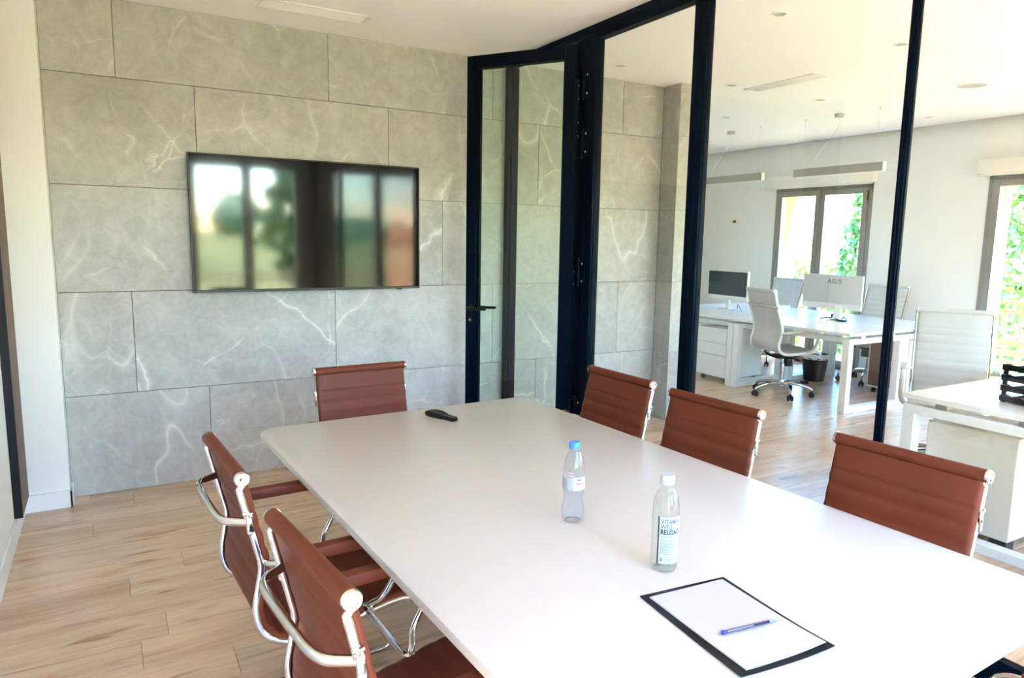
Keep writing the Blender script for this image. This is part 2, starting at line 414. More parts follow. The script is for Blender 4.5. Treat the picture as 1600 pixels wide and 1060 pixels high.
# french windows: frame, two sashes, panes
def window(name, a, b, top, plane, along, label=None):
    r = bpy.data.objects.new(name, None); C.objects.link(r); struct(r, label)
    T = lambda u0, u1, d0, d1, z0, z1, bb, bev=.003: bb.box(u0, u1, plane + d0, plane + d1, z0, z1, bev) if along == 'X' else bb.box(plane + d0, plane + d1, u0, u1, z0, z1, bev)
    sgn = 1 if along == 'Y' else -1
    def D(d0, d1): return (d0, d1) if sgn > 0 else (-d1, -d0)
    f = MB(); d = D(-.012, .06)
    for u0, u1, z0, z1 in ((a, a + .045, 0, top), (b - .045, b, 0, top), (a, b, top - .045, top), (a, b, 0, .03)): T(u0, u1, *d, z0, z1, f)
    f.build('window_frame', M_alu, r)
    mid = (a + b) / 2
    for u0, u1 in ((a + .047, mid - .002), (mid + .002, b - .047)):
        s_ = MB(); d = D(-.028, .05); st = .068
        for q in ((u0, u0 + st, .034, top - .048), (u1 - st, u1, .034, top - .048), (u0 + st, u1 - st, top - .048 - st, top - .048), (u0 + st, u1 - st, .034, .034 + st)): T(q[0], q[1], *d, q[2], q[3], s_)
        so = s_.build('window_sash', M_alu, r)
        g = MB(); T(u0 + st, u1 - st, *D(.01, .016), .034 + st, top - .048 - st, g, 0); g.build('window_pane', M_winglass, so, smooth=False)
    h = MB(); T(mid - .012, mid + .012, *D(-.045, -.028), 1.0, 1.09, h); T(mid - .008, mid + .008, *D(-.07, -.045), 1.045, 1.075, h); T(mid - .008, mid + .008, *D(-.075, -.06), .95, 1.075, h)
    h.build('window_handle', M_steel, r)
    for zz in (.3, top - .2):
        hg = MB(); T(a + .038, a + .054, *D(-.034, -.02), zz, zz + .11, hg); hg.build('window_hinge', M_blackm, r)
    return r
for i, (a, b, _, t) in enumerate(OW): window('window_%d' % (i + 1), a, b, t, XW, 'Y')
for i, (a, b, _, t) in enumerate(BW): window('window_%d' % (i + 5), a, b, t, YF, 'X')  # includes the unseen windows added for light
for a, b, _, t in OW: portal(XW + .44, (a + b) / 2, t / 2, t, b - a, (0, math.radians(90), 0))
for a, b, _, t in BW: portal((a + b) / 2, YF - .44, t / 2, b - a, t, (math.radians(90), 0, 0))

# roller blind cassettes over the windows
def cassette(y0, y1, label):
    r = thing('roller_blind', label, 'blind', (XW - .05, (y0 + y1) / 2, 2.26), 0, 'roller blinds over the office windows')
    h = (y1 - y0) / 2
    MB().box(-.045, .049, -h, h, .012, .15, .008, 2).build('cassette', M_blind, r)
    MB().box(-.048, .05, -h - .008, -h, .008, .154, .006, 2).build('end_cap', M_blind, r)
    MB().box(-.048, .05, h, h + .008, .008, .154, .006, 2).build('end_cap', M_blind, r)
    MB().box(-.022, .012, -h + .02, h - .02, -.012, .014, .004).build('bottom_rail', M_blind, r)
    return r
cassette(.47, 2.03, 'white roller blind box over the window behind the monitors')
cassette(-2.3, -.68, 'white roller blind box above the window behind the pale office chair')

# ------------------------------------------------------------------ outside
def terrain_h(x, y):
    d = max(XL - 3 - x, x - 9.6, -8.3 - y, y - 9, 0)
    t = min(max((d - 4) / 90, 0), 1); t = t * t * (3 - 2 * t)
    base = -1.6 if x > 9.6 else -3.0
    d0 = min(d / 6, 1)
    return -3.0 + t * 4.2 + .25 * math.sin(x * .21) * math.cos(y * .17) * d0 + .5 * math.sin(x * .05 + 1) * math.sin(y * .06) * t * 3
bm = bmesh.new(); gx = [-150 + 300 * i / 74 for i in range(75)]; gv = {}
for i, xx in enumerate(gx):
    for j, yy in enumerate(gx): gv[i, j] = bm.verts.new((xx, yy, terrain_h(xx, yy)))
for i in range(74):
    for j in range(74): bm.faces.new((gv[i, j], gv[i + 1, j], gv[i + 1, j + 1], gv[i, j + 1]))
me = bpy.data.meshes.new('terrain'); bm.to_mesh(me); bm.free(); me.shade_smooth()
def grassmat():
    m = mat('meadow_grass', (.26, .32, .07), .9); v = objvec(m); n = noise(m, .09, 5, .6, 0, v); n2 = noise(m, 1.5, 4, .6, 0, v)
    c = ramp(m, n.outputs[0], [(.3, (.11, .135, .03)), (.5, (.22, .235, .05)), (.7, (.30, .29, .08))])
    L(m, mixc(m, .4, c.outputs[0], n2.outputs[1], 'SOFT_LIGHT'), BS(m).inputs['Base Color']); return m
struct(link('terrain', None or me)); me.materials.append(grassmat())
struct(MB().box(XW + .42, 9.35, YF - .42, YE + 1, -.25, -.03, .01).box(XL - .3, 9.35, YF - 2.4, YF - .42, -.25, -.03, .01).build('terrace', M_slab), 'pale stone balcony outside the windows')
struct(MB().box(XL - .2, 9.0, YF - .3, YE + .2, -3.2, -.13).build('wall_basement', M_yellow))

def railing(name, label, x0, y0, x1, y1, nb):
    r = thing(name, label, 'railing', (x0, y0, -.03), math.atan2(y1 - y0, x1 - x0), 'balcony railings'); Ln = math.hypot(x1 - x0, y1 - y0)
    MB().box(0, Ln, -.03, .03, .93, .97, .008, 2).build('handrail', M_rail, r)
    MB().box(0, Ln, -.012, .012, .83, .86, .004).build('rail', M_rail, r)
    for z in (.22, .34, .46): MB().box(0, Ln, .012, .03, z, z + .07, .004).build('rail', M_rail, r)
    bar = MB().box(-.014, .014, -.012, .012, 0, .93, .003).mesh('baluster', M_rail)
    for k in range(nb + 1): link('baluster', bar, r, (Ln * k / nb, 0, 0))
railing('balcony_railing', 'cream slatted balcony railing outside the office windows', 9.1, -5.9, 9.1, 4.4, 62)
railing('balcony_railing', 'cream slatted balcony railing reflected in the television', -.4, -7.6, 9.1, -7.6, 60)

def leafmat(name, a, b):
    m = mat(name, a, .6); oi = N(m, 'ShaderNodeTexCoord'); n = noise(m, 1.7, 3, .6, 0, oi.outputs['Object'])
    L(m, ramp(m, n.outputs[0], [(.35, a), (.65, b)]).outputs[0], BS(m).inputs['Base Color'])
    BS(m).inputs['Transmission Weight'].default_value = 0; return m
M_conifer = leafmat('conifer_green', (.10, .20, .06), (.22, .36, .12)); M_bush = leafmat('bush_green', (.22, .34, .09), (.42, .52, .20)); M_bark = mat('bark', (.12, .08, .05), .9)
def foliage(shape, n, h, r, leaf, seed):
    rg = random.Random(seed); b = bmesh.new()
    for i in range(n):
        a = rg.random() * 2 * PI; t = rg.random()
        if shape == 'cone':
            z = h * (1 - (1 - t) ** .6 if False else t ** 1.25); rad = r * (1 - z / h) ** .8 * (.45 + .6 * rg.random()) * (1 + .22 * math.sin(z * 5 + a * 3)) + .03
        else:
            u = rg.random() ** .4; th = math.acos(2 * t - 1); z = h * .5 + h * .5 * math.cos(th) * u; rad = r * math.sin(th) * u * (1 + .2 * math.sin(a * 4 + z * 2))
        p = Vector((rad * math.cos(a), rad * math.sin(a), z)); s = leaf * (.6 + .8 * rg.random())
        q = Matrix.Rotation(rg.random() * 6.3, 3, Vector((rg.random() - .5, rg.random() - .5, rg.random() - .5)).normalized())
        vs_ = [b.verts.new(p + q @ Vector(c) * s) for c in ((0, -.5, 0), (.35, 0, .06), (0, .6, 0), (-.35, 0, .06))]
        b.faces.new(vs_)
    me = bpy.data.meshes.new('foliage'); b.to_mesh(me); b.free(); return me
def tree(name, label, x, y, h, r, shape, n, leaf, m, seed, base=None, z0=.12):
    g = terrain_h(x, y) if base is None else base
    t = thing(name, label, 'tree', (x, y, g), 0, 'trees beyond the balcony')
    MB().tube([(0, 0, -.3), (0, 0, h * .4), (.03, 0, h * .8)], [r * .10 + .04, r * .07 + .03, .02], 8).build('trunk', M_bark, t)
    me = foliage(shape, n, h * (1 - z0), r, leaf, seed); me.materials.append(m)
    f = link('foliage', me, t, (0, 0, h * z0)); f['kind'] = 'stuff'
tree('conifer_tree', 'tall pointed conifer in the right-hand pane behind the monitor back', 18.2, 7.30, 6.7, 1.1, 'cone', 5200, .17, M_conifer, 1)
tree('leafy_tree', 'pale green leafy tree low in the left-hand pane behind the white chair', 19.5, 10.9, 4.9, 1.7, 'ball', 4200, .2, M_bush, 2)
tree('conifer_tree', 'loose feathery conifer outside the window behind the pale office chair', 17.6, 2.9, 6.9, 1.9, 'cone', 6500, .2, M_bush, 3)
tree('leafy_tree', 'round pale bush at the foot of the tall pointed conifer', 22.5, 10.0, 4.3, 1.6, 'ball', 4000, .2, M_bush, 4)
tree('leafy_tree', 'dark round bush outside beneath the balcony railing', 14.2, 0.2, 3.4, 1.5, 'ball', 4000, .18, M_conifer, 5)
tree('leafy_tree', 'olive green leafy tree filling the narrow middle strip mirrored in the television', 6.35, -14.2, 9.5, 2.3, 'ball', 7000, .42, M_bush, 6)
# far hillside trees that only the television mirrors
fb = foliage('ball', 200, 1, 1, .2, 9)
bmh = bmesh.new(); rg = random.Random(5)
for i in range(90):
    xx = -40 + rg.random() * 130; yy = -70 - rg.random() * 45; hh = 2 + rg.random() * 2.5; zz = terrain_h(xx, yy)
    bmesh.ops.create_icosphere(bmh, subdivisions=2, radius=1, matrix=Matrix.Translation((xx, yy, zz + hh * .45)) @ Matrix.Diagonal((hh * .6, hh * .6, hh * .6, 1)))
for v in bmh.verts: v.co += Vector((rg.random() - .5, rg.random() - .5, rg.random() - .5)) * .7
me = bpy.data.meshes.new('hill_trees'); bmh.to_mesh(me); bmh.free(); me.materials.append(M_conifer)
tag(link('treeline', me), 'distant dark green trees along the hillside', 'trees', kind='stuff')

# peach curtain at the second window behind the camera (seen in the television)
ct = thing('curtain', 'peach curtain mirrored at the far end of the television screen', 'curtain', (4.22, YF + .09, 0))
b = MB(); pts = []
for k in range(61):
    u = -.27 + .54 * k / 60; pts.append((u, .028 * math.sin(k * .85)))
poly = pts + [(x, y + .006) for x, y in reversed(pts)]
b.prism(poly, .04, 2.36).build('fabric', M_curtain, ct)
MB().tube([(-.95, 0, 2.38), (.35, 0, 2.38)], .012, 10).build('curtain_rod', M_steel, ct)

# ------------------------------------------------------------------ walnut slat panel on the left wall
sp = thing('slat_panel', 'dark walnut slatted wall panel with a black edge on the left wall', 'wall panel', (XL, -.17, .10))
MB().box(.0, .022, -.33, 0.0, 0, 2.7).build('felt_backing', M_black, sp)
sl = MB().box(.022, .036, -.0095, .0095, 0, 2.7, .002).mesh('slat', M_walnut)
for k in range(14): link('slat', sl, sp, (0, -.012 - k * .0232, 0))
MB().box(.0, .038, -.345, -.331, 0, 2.7, .002).build('edge_strip', M_black, sp)

# ------------------------------------------------------------------ television
tv = thing('television', 'large black flat television hanging on the stone tiles', 'television', (1.42, -.012, 1.185))
w2, hh = .728, .826
MB().box(-.45, .45, -.03, .012, .15, .65, .006).build('back_housing', M_black, tv)
MB().box(-w2, w2, -.055, -.03, 0, hh, .004, 2).build('case', M_black, tv)
MB().box(-w2 + .009, w2 - .009, -.0562, -.054, .017, hh - .009).build('screen', M_tv, tv, smooth=False)
bz = MB()
for q in ((-w2, w2, 0, .016), (-w2, w2, hh - .008, hh), (-w2, -w2 + .008, 0, hh), (w2 - .008, w2, 0, hh)): bz.box(q[0], q[1], -.060, -.054, q[2], q[3], .0015)
bz.build('bezel', mat('dark_bezel', (.02, .02, .022), .3, .5), tv)
MB().box(.56, .60, -.058, -.05, -.006, .002, .001).build('sensor_bar', M_black, tv)

# ------------------------------------------------------------------ partition: head track, sill track, panels, open door
PX = 2.90
tr = struct(MB().box(PX - .045, PX + .045, YF, -.0, H - .035, H, .002).box(PX - .030, PX + .030, YF, 0, H - .046, H - .035, .002).build('trim_2', M_navy), 'dark head track of the glass partition')
struct(MB().box(PX - .03, PX + .03, YF, 0, 0, .012, .002).build('trim_3', M_navy), 'dark floor track of the glass partition')
jb = struct(MB().box(PX - .045, PX + .045, -.05, 0, .012, H - .046, .003).box(PX - .02, PX + .02, -.065, -.05, .012, H - .046, .003).build('trim_4', M_navy), 'dark door jamb on the stone wall')
ZT = H - .048
def panel(y0, y1, s0, s1, label, d0=.022, d1=.022):
    t = thing('glass_panel', label, 'glass partition', (PX, y0, .013), 0, 'folding glass partition panels')
    W = y1 - y0; zt = ZT - .013; d = max(d0, d1)
    for a, b, dd in ((0, s0, d0), (W - s1, W, d1)):
        f = MB().box(-dd, dd, a, b, 0, zt, .002)
        e, g = (b, b + .005) if a == 0 else (a - .005, a)
        f.box(-dd * .5, dd * .5, e, g, .075, zt - .03, .001)
        if dd > .018:      # shallow grooves along the outer edge
            o_ = a if a == 0 else b
            f.box(-dd - .003, -dd + .002, min(o_, o_ + (.006 if a == 0 else -.006)), max(o_, o_ + (.006 if a == 0 else -.006)), .01, zt - .01, .001)
        f.build('stile', M_navy, t)
    MB().box(-d, d, s0, W - s1, zt - .034, zt, .002).build('top_rail', M_navy, t)
    MB().box(-d, d, s0, W - s1, 0, .085, .002).build('bottom_rail', M_navy, t)
    MB().box(-.004, .004, s0, W - s1, .085, zt - .034).build('pane', M_glass, t, smooth=False)
    return t
pA = panel(-1.943, -1.005, .045, .085, 'glass panel beside the door hinges', .024, .030)
pB = panel(-3.034, -1.947, .013, .045, 'wide middle glass panel in front of the far desks', .014, .024)
pC = panel(-4.50, -3.037, .060, .013, 'glass panel in front of the near white desk', .022, .014)
pD = panel(-5.745, -4.504, .060, .060, 'glass panel beside the near end of the table, outside the picture')
# hinge bolts and barrels on the panel beside the door
for zz in (2.50, 2.30, 1.62, 1.30, .55, .32):
    pass
hx = PX - .034
for zc in (2.47, 2.12, 1.32, .42):
    h = MB().tube([(-.046, .955, zc - .09), (-.046, .955, zc + .09)], .0095, 10).box(-.040, -.034, .90, .95, zc - .075, zc + .075, .002)
    ho = h.build('hinge', M_navy, pA)
    for dz in (-.055, .055):
        MB().lathe([(.0002, -.003), (.006, -.002), (.008, 0), (.008, .004)], 10, (-.043, .925, zc + dz), 'X').build('bolt', M_chrome, ho)

# open leaf
HX, HY = 2.848, -.945; FX, FY = 2.412, -.300
ang = math.atan2(FY - HY, FX - HX); WL = math.hypot(FX - HX, FY - HY)
dr = bpy.data.objects.new('door_1', None); C.objects.link(dr); dr.location = (HX, HY, .016); dr.rotation_euler = (0, 0, ang); struct(dr, 'open dark framed glass door leaf')
zt = 2.722 - .016
for a, b in ((0, .085), (WL - .078, WL)):
    f = MB().box(a, b, -.032, .032, 0, zt, .003)
    e, g = (b, b + .012) if a == 0 else (a - .016, a)
    f.box(e, g, -.016, .016, .10, zt - .08, .002); f.build('stile', M_navy, dr)
MB().box(.085, WL - .078, -.032, .032, zt - .08, zt, .003).build('top_rail', M_navy, dr)
MB().box(.085, WL - .078, -.032, .032, 0, .10, .003).build('bottom_rail', M_navy, dr)
MB().box(.085, WL - .078, -.005, .005, .10, zt - .08).build('pane', M_glassdoor, dr, smooth=False)
for sg in (1, -1):
    h = MB()
    h.lathe([(.024, 0), (.024, .006), (.020, .009)], 20, (WL - .040, 0, 1.045)) if False else None
    y0 = .032 * sg; y1 = .062 * sg
    h.tube([(WL - .040, y0, 1.045), (WL - .040, y0 + .007 * sg, 1.045)], .024, 20)
    h.tube(smooth_path([(WL - .040, y0, 1.045), (WL - .040, y1, 1.045), (WL - .052, y1 + .012 * sg, 1.045), (WL - .10, y1 + .013 * sg, 1.045), (WL - .18, y1 + .012 * sg, 1.047)], 5), .0095, 12)
    h.tube([(WL - .040, y0, .965), (WL - .040, y0 + .007 * sg, .965)], .018, 18)
    hd = h.build('door_handle', M_blackm, dr)
    MB().tube([(WL - .040, y0, .965), (WL - .040, y0 + .010 * sg, .965)], .007, 12).build('key_cylinder', M_steel, hd)
for zc in (2.42, 2.20, 1.28, .40):
    h = MB().box(-.012, .012, -.034, .034, zc - .08, zc + .08, .002).tube([(-.004, -.036, zc - .085), (-.004, -.036, zc + .085)], .009, 10)
    ho = h.build('hinge', M_navy, dr)
    for dz in (-.04, .04):
        MB().lathe([(.0002, -.003), (.006, -.002), (.0075, 0), (.0075, .004)], 10, (-.008, .028, zc + dz), 'Y').build('bolt', M_chrome, ho)
        MB().lathe([(.0002, -.0505), (.006, -.050), (.0075, -.048), (.0075, -.03)], 10, (.012, .015, zc + dz), 'Y').build('bolt', M_chrome, ho)
# receiving post between the leaf and the first panel
struct(MB().box(PX - .030, PX + .034, -1.004, -.958, .013, ZT, .003).box(PX - .010, PX + .034, -.958, -.86, .013, ZT, .003).build('trim_5', M_navy), 'dark post behind the open door leaf')

# ------------------------------------------------------------------ ceiling fittings
def slot_vent(name, label, x, y, lx, ly, n, along, z=H):
    t = thing(name, label, 'ceiling vent', (x, y, z))
    f = MB(); fw = .022
    f.box(-lx / 2, lx / 2, -ly / 2, -ly / 2 + fw, -.008, -.0001, .003).box(-lx / 2, lx / 2, ly / 2 - fw, ly / 2, -.008, -.0001, .003).box(-lx / 2, -lx / 2 + fw, -ly / 2, ly / 2, -.008, -.0001, .003).box(lx / 2 - fw, lx / 2, -ly / 2, ly / 2, -.008, -.0001, .003)
    f.build('frame', M_ceil if False else M_base, t)
    MB().box(-lx / 2 + fw, lx / 2 - fw, -ly / 2 + fw, ly / 2 - fw, -.0016, -.0002).build('backing', M_fit, t)
    for k in range(n):
        if along == 'X':
            yy = -ly / 2 + fw + (ly - 2 * fw) * (k + .5) / n; MB().box(-lx / 2 + fw, lx / 2 - fw, yy - .004, yy + .004, -.007, -.0016, .001).build('slat', M_base, t)
        else:
            xx = -lx / 2 + fw + (lx - 2 * fw) * (k + .5) / n; MB().box(xx - .004, xx + .004, -ly / 2 + fw, ly / 2 - fw, -.007, -.0016, .001).build('slat', M_base, t)
slot_vent('ceiling_vent', 'white slotted ceiling vent above the television wall', 1.365, -.405, .63, .17, 7, 'X')
slot_vent('ceiling_vent', 'white slotted air vent in the office ceiling, amid the spotlights', 5.05, -.655, .17, .68, 7, 'Y')
def spot(x, y, label, r=.048):
    t = thing('recessed_spotlight', label, 'ceiling light', (x, y, H), 0, 'recessed spotlights in the office ceiling')
    MB().lathe([(r, 0), (r, -.003), (r * .93, -.006), (r * .80, -.006), (r * .78, -.001)], 28, cap=False).build('trim_ring', M_base, t)
    MB().lathe([(r * .78, -.0025), (.001, -.0035)], 24, cap=False).build('lens', M_fit, t)
for x, y, l in ((3.606, -.38, 'round white ceiling spotlight seen in the first glass panel near the tiled wall'), (3.604, -1.80, 'round white ceiling spotlight highest in the middle glass panel'),
                (4.741, -1.81, 'round white ceiling spotlight just beside the thin partition post'), (4.774, -.368, 'small white spotlight next to the end of the office air vent by the broad post'),
                (5.869, -.385, 'small white spotlight between the air vent and the lamp ceiling rose'), (5.856, .718, 'small white spotlight above the ceiling rose by the broad post'),
                (7.474, -.433, 'small white spotlight past the thin partition post, near the window wall')): spot(x, y, l)
t = thing('ceiling_speaker', 'large round white speaker grille in the office ceiling', 'speaker', (6.33, -1.43, H))
MB().lathe([(.115, 0), (.115, -.004), (.108, -.008), (.102, -.008), (.100, -.004)], 36, cap=False).build('ring', M_base, t)
MB().lathe([(.100, -.004), (.05, -.006), (.001, -.0065)], 36, cap=False).build('grille', M_fit, t)
def pendant(y0, y1, rose, wires, label, sag):
    x = 6.62; t = thing('linear_pendant_lamp', label, 'lamp', (x, (y0 + y1) / 2, 2.23), 0, 'linear pendant lamps over the far desks'); yc = (y0 + y1) / 2; h = (y1 - y0) / 2; zc = H - 2.23
    MB().box(-.024, .024, -h, h, 0, .082, .003).build('housing', M_lamp, t)
    MB().box(-.0245, .0245, -h - .006, -h, -.001, .083, .002).build('end_cap', M_base, t); MB().box(-.0245, .0245, h, h + .006, -.001, .083, .002).build('end_cap', M_base, t)
    MB().box(-.020, .020, -h + .01, h - .01, -.002, .0005).build('diffuser', M_base, t)
    for wy in wires:
        MB().tube([(0, wy - yc, .08), (0, wy - yc, zc)], .0011, 5).tube([(0, wy - yc, .08), (0, wy - yc, .12)], .004, 8).tube([(0, wy - yc, zc - .018), (0, wy - yc, zc)], .007, 10).build('suspension_wire', M_steel, t)
    MB().lathe([(.042, -.032), (.045, -.028), (.045, 0)], 28, (0, rose - yc, zc)).build('ceiling_rose', M_fit, t)
    p1 = Vector((0, rose - yc, zc - .03)); p2 = Vector((0, sag - yc, .083))
    pts = smooth_path([p1, p1 + Vector((0, .02 * (1 if sag > rose else -1), -.12)), p1.lerp(p2, .5) + Vector((0, -.02 * (1 if sag > rose else -1), -.05)), p1.lerp(p2, .86) + Vector((0, 0, -.045)), p2], 6)
    MB().tube(pts, .0035, 8).build('cable', M_base, t)
pendant(-.556, .437, -.047, (.34, -.47), 'white linear pendant lamp nearest the thin post, with a curving white cable', .33)
pendant(.855, 1.85, 1.354, (.93, 1.75), 'white linear pendant lamp cut off by the broad partition post', 1.72)

# ------------------------------------------------------------------ meeting table
tx, ty, ta = 1.450, -2.861, math.radians(2.2)
tb = thing('meeting_table', 'large white meeting table with rounded corners', 'table', (tx, ty, 0), ta)
def rrect(hx_, hy_, r, seg=8):
    P = []
    for cx_, cy__, a0 in ((hx_ - r, hy_ - r, 0), (-hx_ + r, hy_ - r, 90), (-hx_ + r, -hy_ + r, 180), (hx_ - r, -hy_ + r, 270)):
        for k in range(seg + 1):
            a = math.radians(a0 + 90 * k / seg); P.append((cx_ + r * math.cos(a), cy__ + r * math.sin(a)))
    return P
HXT, HYT = .660, 1.185
b = MB(); rings = []
for (ins, z) in ((.022, .705), (.006, .709), (0, .717), (0, .730), (.0025, .737), (.008, .740)):
    rings.append([b.bm.verts.new((x, y, z)) for x, y in rrect(HXT - ins, HYT - ins, .085 - ins * .5, 10)])
for A, B_ in zip(rings, rings[1:]):
    n = len(A)
    for k in range(n): b.bm.faces.new((A[k], A[(k + 1) % n], B_[(k + 1) % n], B_[k]))
b.bm.faces.new(rings[0][::-1]); b.bm.faces.new(rings[-1]); b.build('tabletop', M_table, tb, angle=30)
for yy in (-.62, .5):
    MB().box(.0, .30, yy - .09, yy + .09, .02, .69, .006).build('leg', M_whitefr, tb)
    MB().box(-.02, .36, yy - .2, yy + .2, 0, .02, .006).build('foot_plate', M_whitefr, tb)
    MB().box(-.20, .45, yy - .05, yy + .05, .675, .7055, .004).build('bracket', M_whitefr, tb)
TZ = .740

# ------------------------------------------------------------------ chairs
def profile(ctrl, per=8): return smooth_path([(0, y, z) for y, z in ctrl], per)
def sling(path, hw, seam, th_f, th_b, flatlen=.0, puff=.0065):
    b = MB(); cum = 0; last = None; rows_ = []
    pts = [Vector(p) for p in path]
    # resample finely
    fine = []
    for a, c in zip(pts, pts[1:]):
        n = max(1, int((c - a).length / .006))
        fine += [a.lerp(c, k / n) for k in range(n)]
    fine.append(pts[-1])
    for i, p in enumerate(fine):
        a = fine[max(i - 3, 0)]; c = fine[min(i + 3, len(fine) - 1)]; t = (c - a).normalized(); nrm = Vector((0, -t.z, t.y))
        if nrm.z < 0 and abs(nrm.z) > .6: pass
        nrm = Vector((0, -t.z, t.y)); 
        if last is not None: cum += (p - last).length
        last = p
        q = 0 if cum < flatlen else abs(math.sin(PI * (cum - flatlen) / seam)) ** .45
        q2 = q if cum >= flatlen else 1.0
        f = th_f + puff * q2 - puff; g = th_b + puff * .6 * (q2 - 1)
        prof = [(-1, 0), (-.985, f * .75), (-.93, f), (-.5, f), (0, f), (.5, f), (.93, f), (.985, f * .75), (1, 0), (.985, -g * .75), (.93, -g), (0, -g), (-.93, -g), (-.985, -g * .75)]
        rows_.append([b.bm.verts.new(p + Vector((u * hw, 0, 0)) + nrm * d) for u, d in prof])
    for A, B_ in zip(rows_, rows_[1:]):
        n = len(A)
        for k in range(n): b.bm.faces.new((A[k], A[(k + 1) % n], B_[(k + 1) % n], B_[k]))
    b.bm.faces.new(rows_[0][::-1]); b.bm.faces.new(rows_[-1]); return b
CP = [(-.27, .900), (-.248, .806), (-.226, .711), (-.213, .645), (-.222, .585), (-.232, .52), (-.220, .462), (-.178, .424), (-.11, .413), (.03, .426), (.14, .445), (.20, .446), (.235, .43)]
def end_cap(b, x, y, z, r, sg):
    b.lathe([(r, 0), (r, .006 * sg), (r * .86, .010 * sg), (r * .62, .010 * sg), (r * .58, .007 * sg), (r * .34, .007 * sg), (r * .30, .0095 * sg), (.0004, .0098 * sg)], 22, (x, y, z), 'X')
    return b
def meeting_chair():
    t = thing('meeting_chair', 'x', 'chair', (0, 0, 0), 0, 'brown leather chairs around the meeting table')
    pp = profile(CP); hw = .223
    def back(p_, i_):
        a_ = pp[max(i_ - 1, 0)]; c_ = pp[min(i_ + 1, len(pp) - 1)]; t_ = (c_ - a_).normalized(); return p_ - Vector((0, -t_.z, t_.y)) * (-.013 if False else .013)
    rail_pts = [back(p_, i_) if i_ > 2 else p_ for i_, p_ in enumerate(pp)]
    fr = [p for p in pp]
    b = sling(fr[2:], hw, .0575, .013, .009, .075)
    b.tube([(-hw, -.27, .900), (hw, -.27, .900)], .0195, 20)
    b.tube([(-hw, .235, .432), (hw, .235, .432)], .0155, 16)
    b.build('leather_seat', M_brown, t, angle=60)
    for sx in (-1, 1):
        x = sx * .2235
        r_ = MB().tube([(sx * .2195, p.y, p.z) for p in rail_pts], .0085, 10, flat=(.62, 1.25))
        ro = r_.build('side_rail', M_chrome, t, angle=60)
        end_cap(MB(), sx * .223, -.27, .900, .0205, sx).build('end_cap', M_chrome, ro)
        end_cap(MB(), sx * .223, .235, .432, .0165, sx).build('end_cap', M_chrome, ro)
        # arm: chrome loop with a leather pad
        a = MB(); X1 = sx * .268
        ap = smooth_path([(x, -.215, .655), (sx * .25, -.205, .660), (X1, -.17, .664), (X1, -.03, .668), (X1, .07, .668), (X1, .125, .650), (X1, .150, .60), (X1, .138, .54), (sx * .262, .105, .485), (x * 1.03, .085, .455), (x, .075, .440)], 5)
        a.tube(ap, .0095, 10); a.lathe([(.014, -.016), (.015, -.01), (.015, .012), (.012, .018)], 14, (x, .075, .436), 'X')
        ao = a.build('armrest', M_chrome, t, angle=60)
        MB().box(X1 - .020, X1 + .020, -.165, .085, .656, .692, .007, 2).build('arm_pad', M_brown, ao)
        # sled leg
        s_ = MB(); XL_ = sx * .205
        sp_ = smooth_path([(sx * .215, .07, .418), (XL_, .10, .385), (XL_, .19, .245), (XL_, .30, .075), (XL_, .325, .030), (XL_, .30, .0115), (XL_, .20, .0105), (XL_, -.05, .0105), (XL_, -.20, .0105)], 5)
        s_.tube(sp_, .0105, 10); s_.build('leg', M_chrome, t, angle=60)
        # stretcher bracket with two ball bolts on the rail
        br = MB().box(x - .006 * 1, x + .006, -.262, -.246, .745, .805, .003, 2)
        bo = br.build('bracket', M_chrome, t)
        for zz in (.748, .802):
            MB().lathe([(.0003, -.008), (.005, -.0065), (.0072, -.002), (.0072, .004)], 12, (x, -.264 + (.80 - zz) * .2, zz), 'Y').build('bolt', M_chrome, bo)
    k = MB().tube(smooth_path([(-.2235, -.245, .776), (-.205, -.275, .776), (-.18, -.305, .776), (-.13, -.318, .776), (0, -.320, .776), (.13, -.318, .776), (.18, -.305, .776), (.205, -.275, .776), (.2235, -.245, .776)], 6), .0095, 12, flat=(1, 1.25))
    k.build('back_stretcher', M_chrome, t, angle=60)
    MB().tube(smooth_path([(-.205, -.20, .0105), (-.19, -.235, .0105), (-.15, -.25, .0105), (0, -.25, .0105), (.15, -.25, .0105), (.19, -.235, .0105), (.205, -.20, .0105)], 5), .0105, 10).build('rear_crossbar', M_chrome, t, angle=60)
    MB().tube([(-.215, .02, .405), (.215, .02, .405)], .009, 10).build('seat_crossbar', M_chrome, t)
    return t
ch0 = meeting_chair(); used = False
def place_chair(top, fwd, label):
    """top = middle of the top roll, fwd = direction the sitter faces"""
    global used
    f = Vector((fwd[0], fwd[1], 0)).normalized()
    o = copy_tree(ch0) if used else ch0
    used = True
    o.location = (top[0] + f.x * .27, top[1] + f.y * .27, 0); o.rotation_euler = (0, 0, math.atan2(f.y, f.x) - PI / 2); o['label'] = label
    return o
place_chair((.508, -2.561), (.997, .06), 'brown leather chair on the open-floor side, seen from behind, second from the camera')
place_chair((.563, -3.304), (.994, .10), 'nearest brown leather chair, its chrome back stretcher in front of the floor')
place_chair((1.292, -1.386), (.03, -1), 'brown leather chair at the head of the table by the stone wall')
place_chair((2.322, -2.104), (-1, -.02), 'brown leather chair by the partition, first from the open glass door')
place_chair((2.319, -2.700), (-.998, -.06), 'brown leather chair by the partition, middle one of that row')
place_chair((2.329, -3.480), (-.998, -.06), 'brown leather chair by the partition, opposite the clipboard and nearest the camera')
place_chair((1.535, -4.415), (.0, 1), 'brown leather chair at the near end of the table, only its armrest showing')

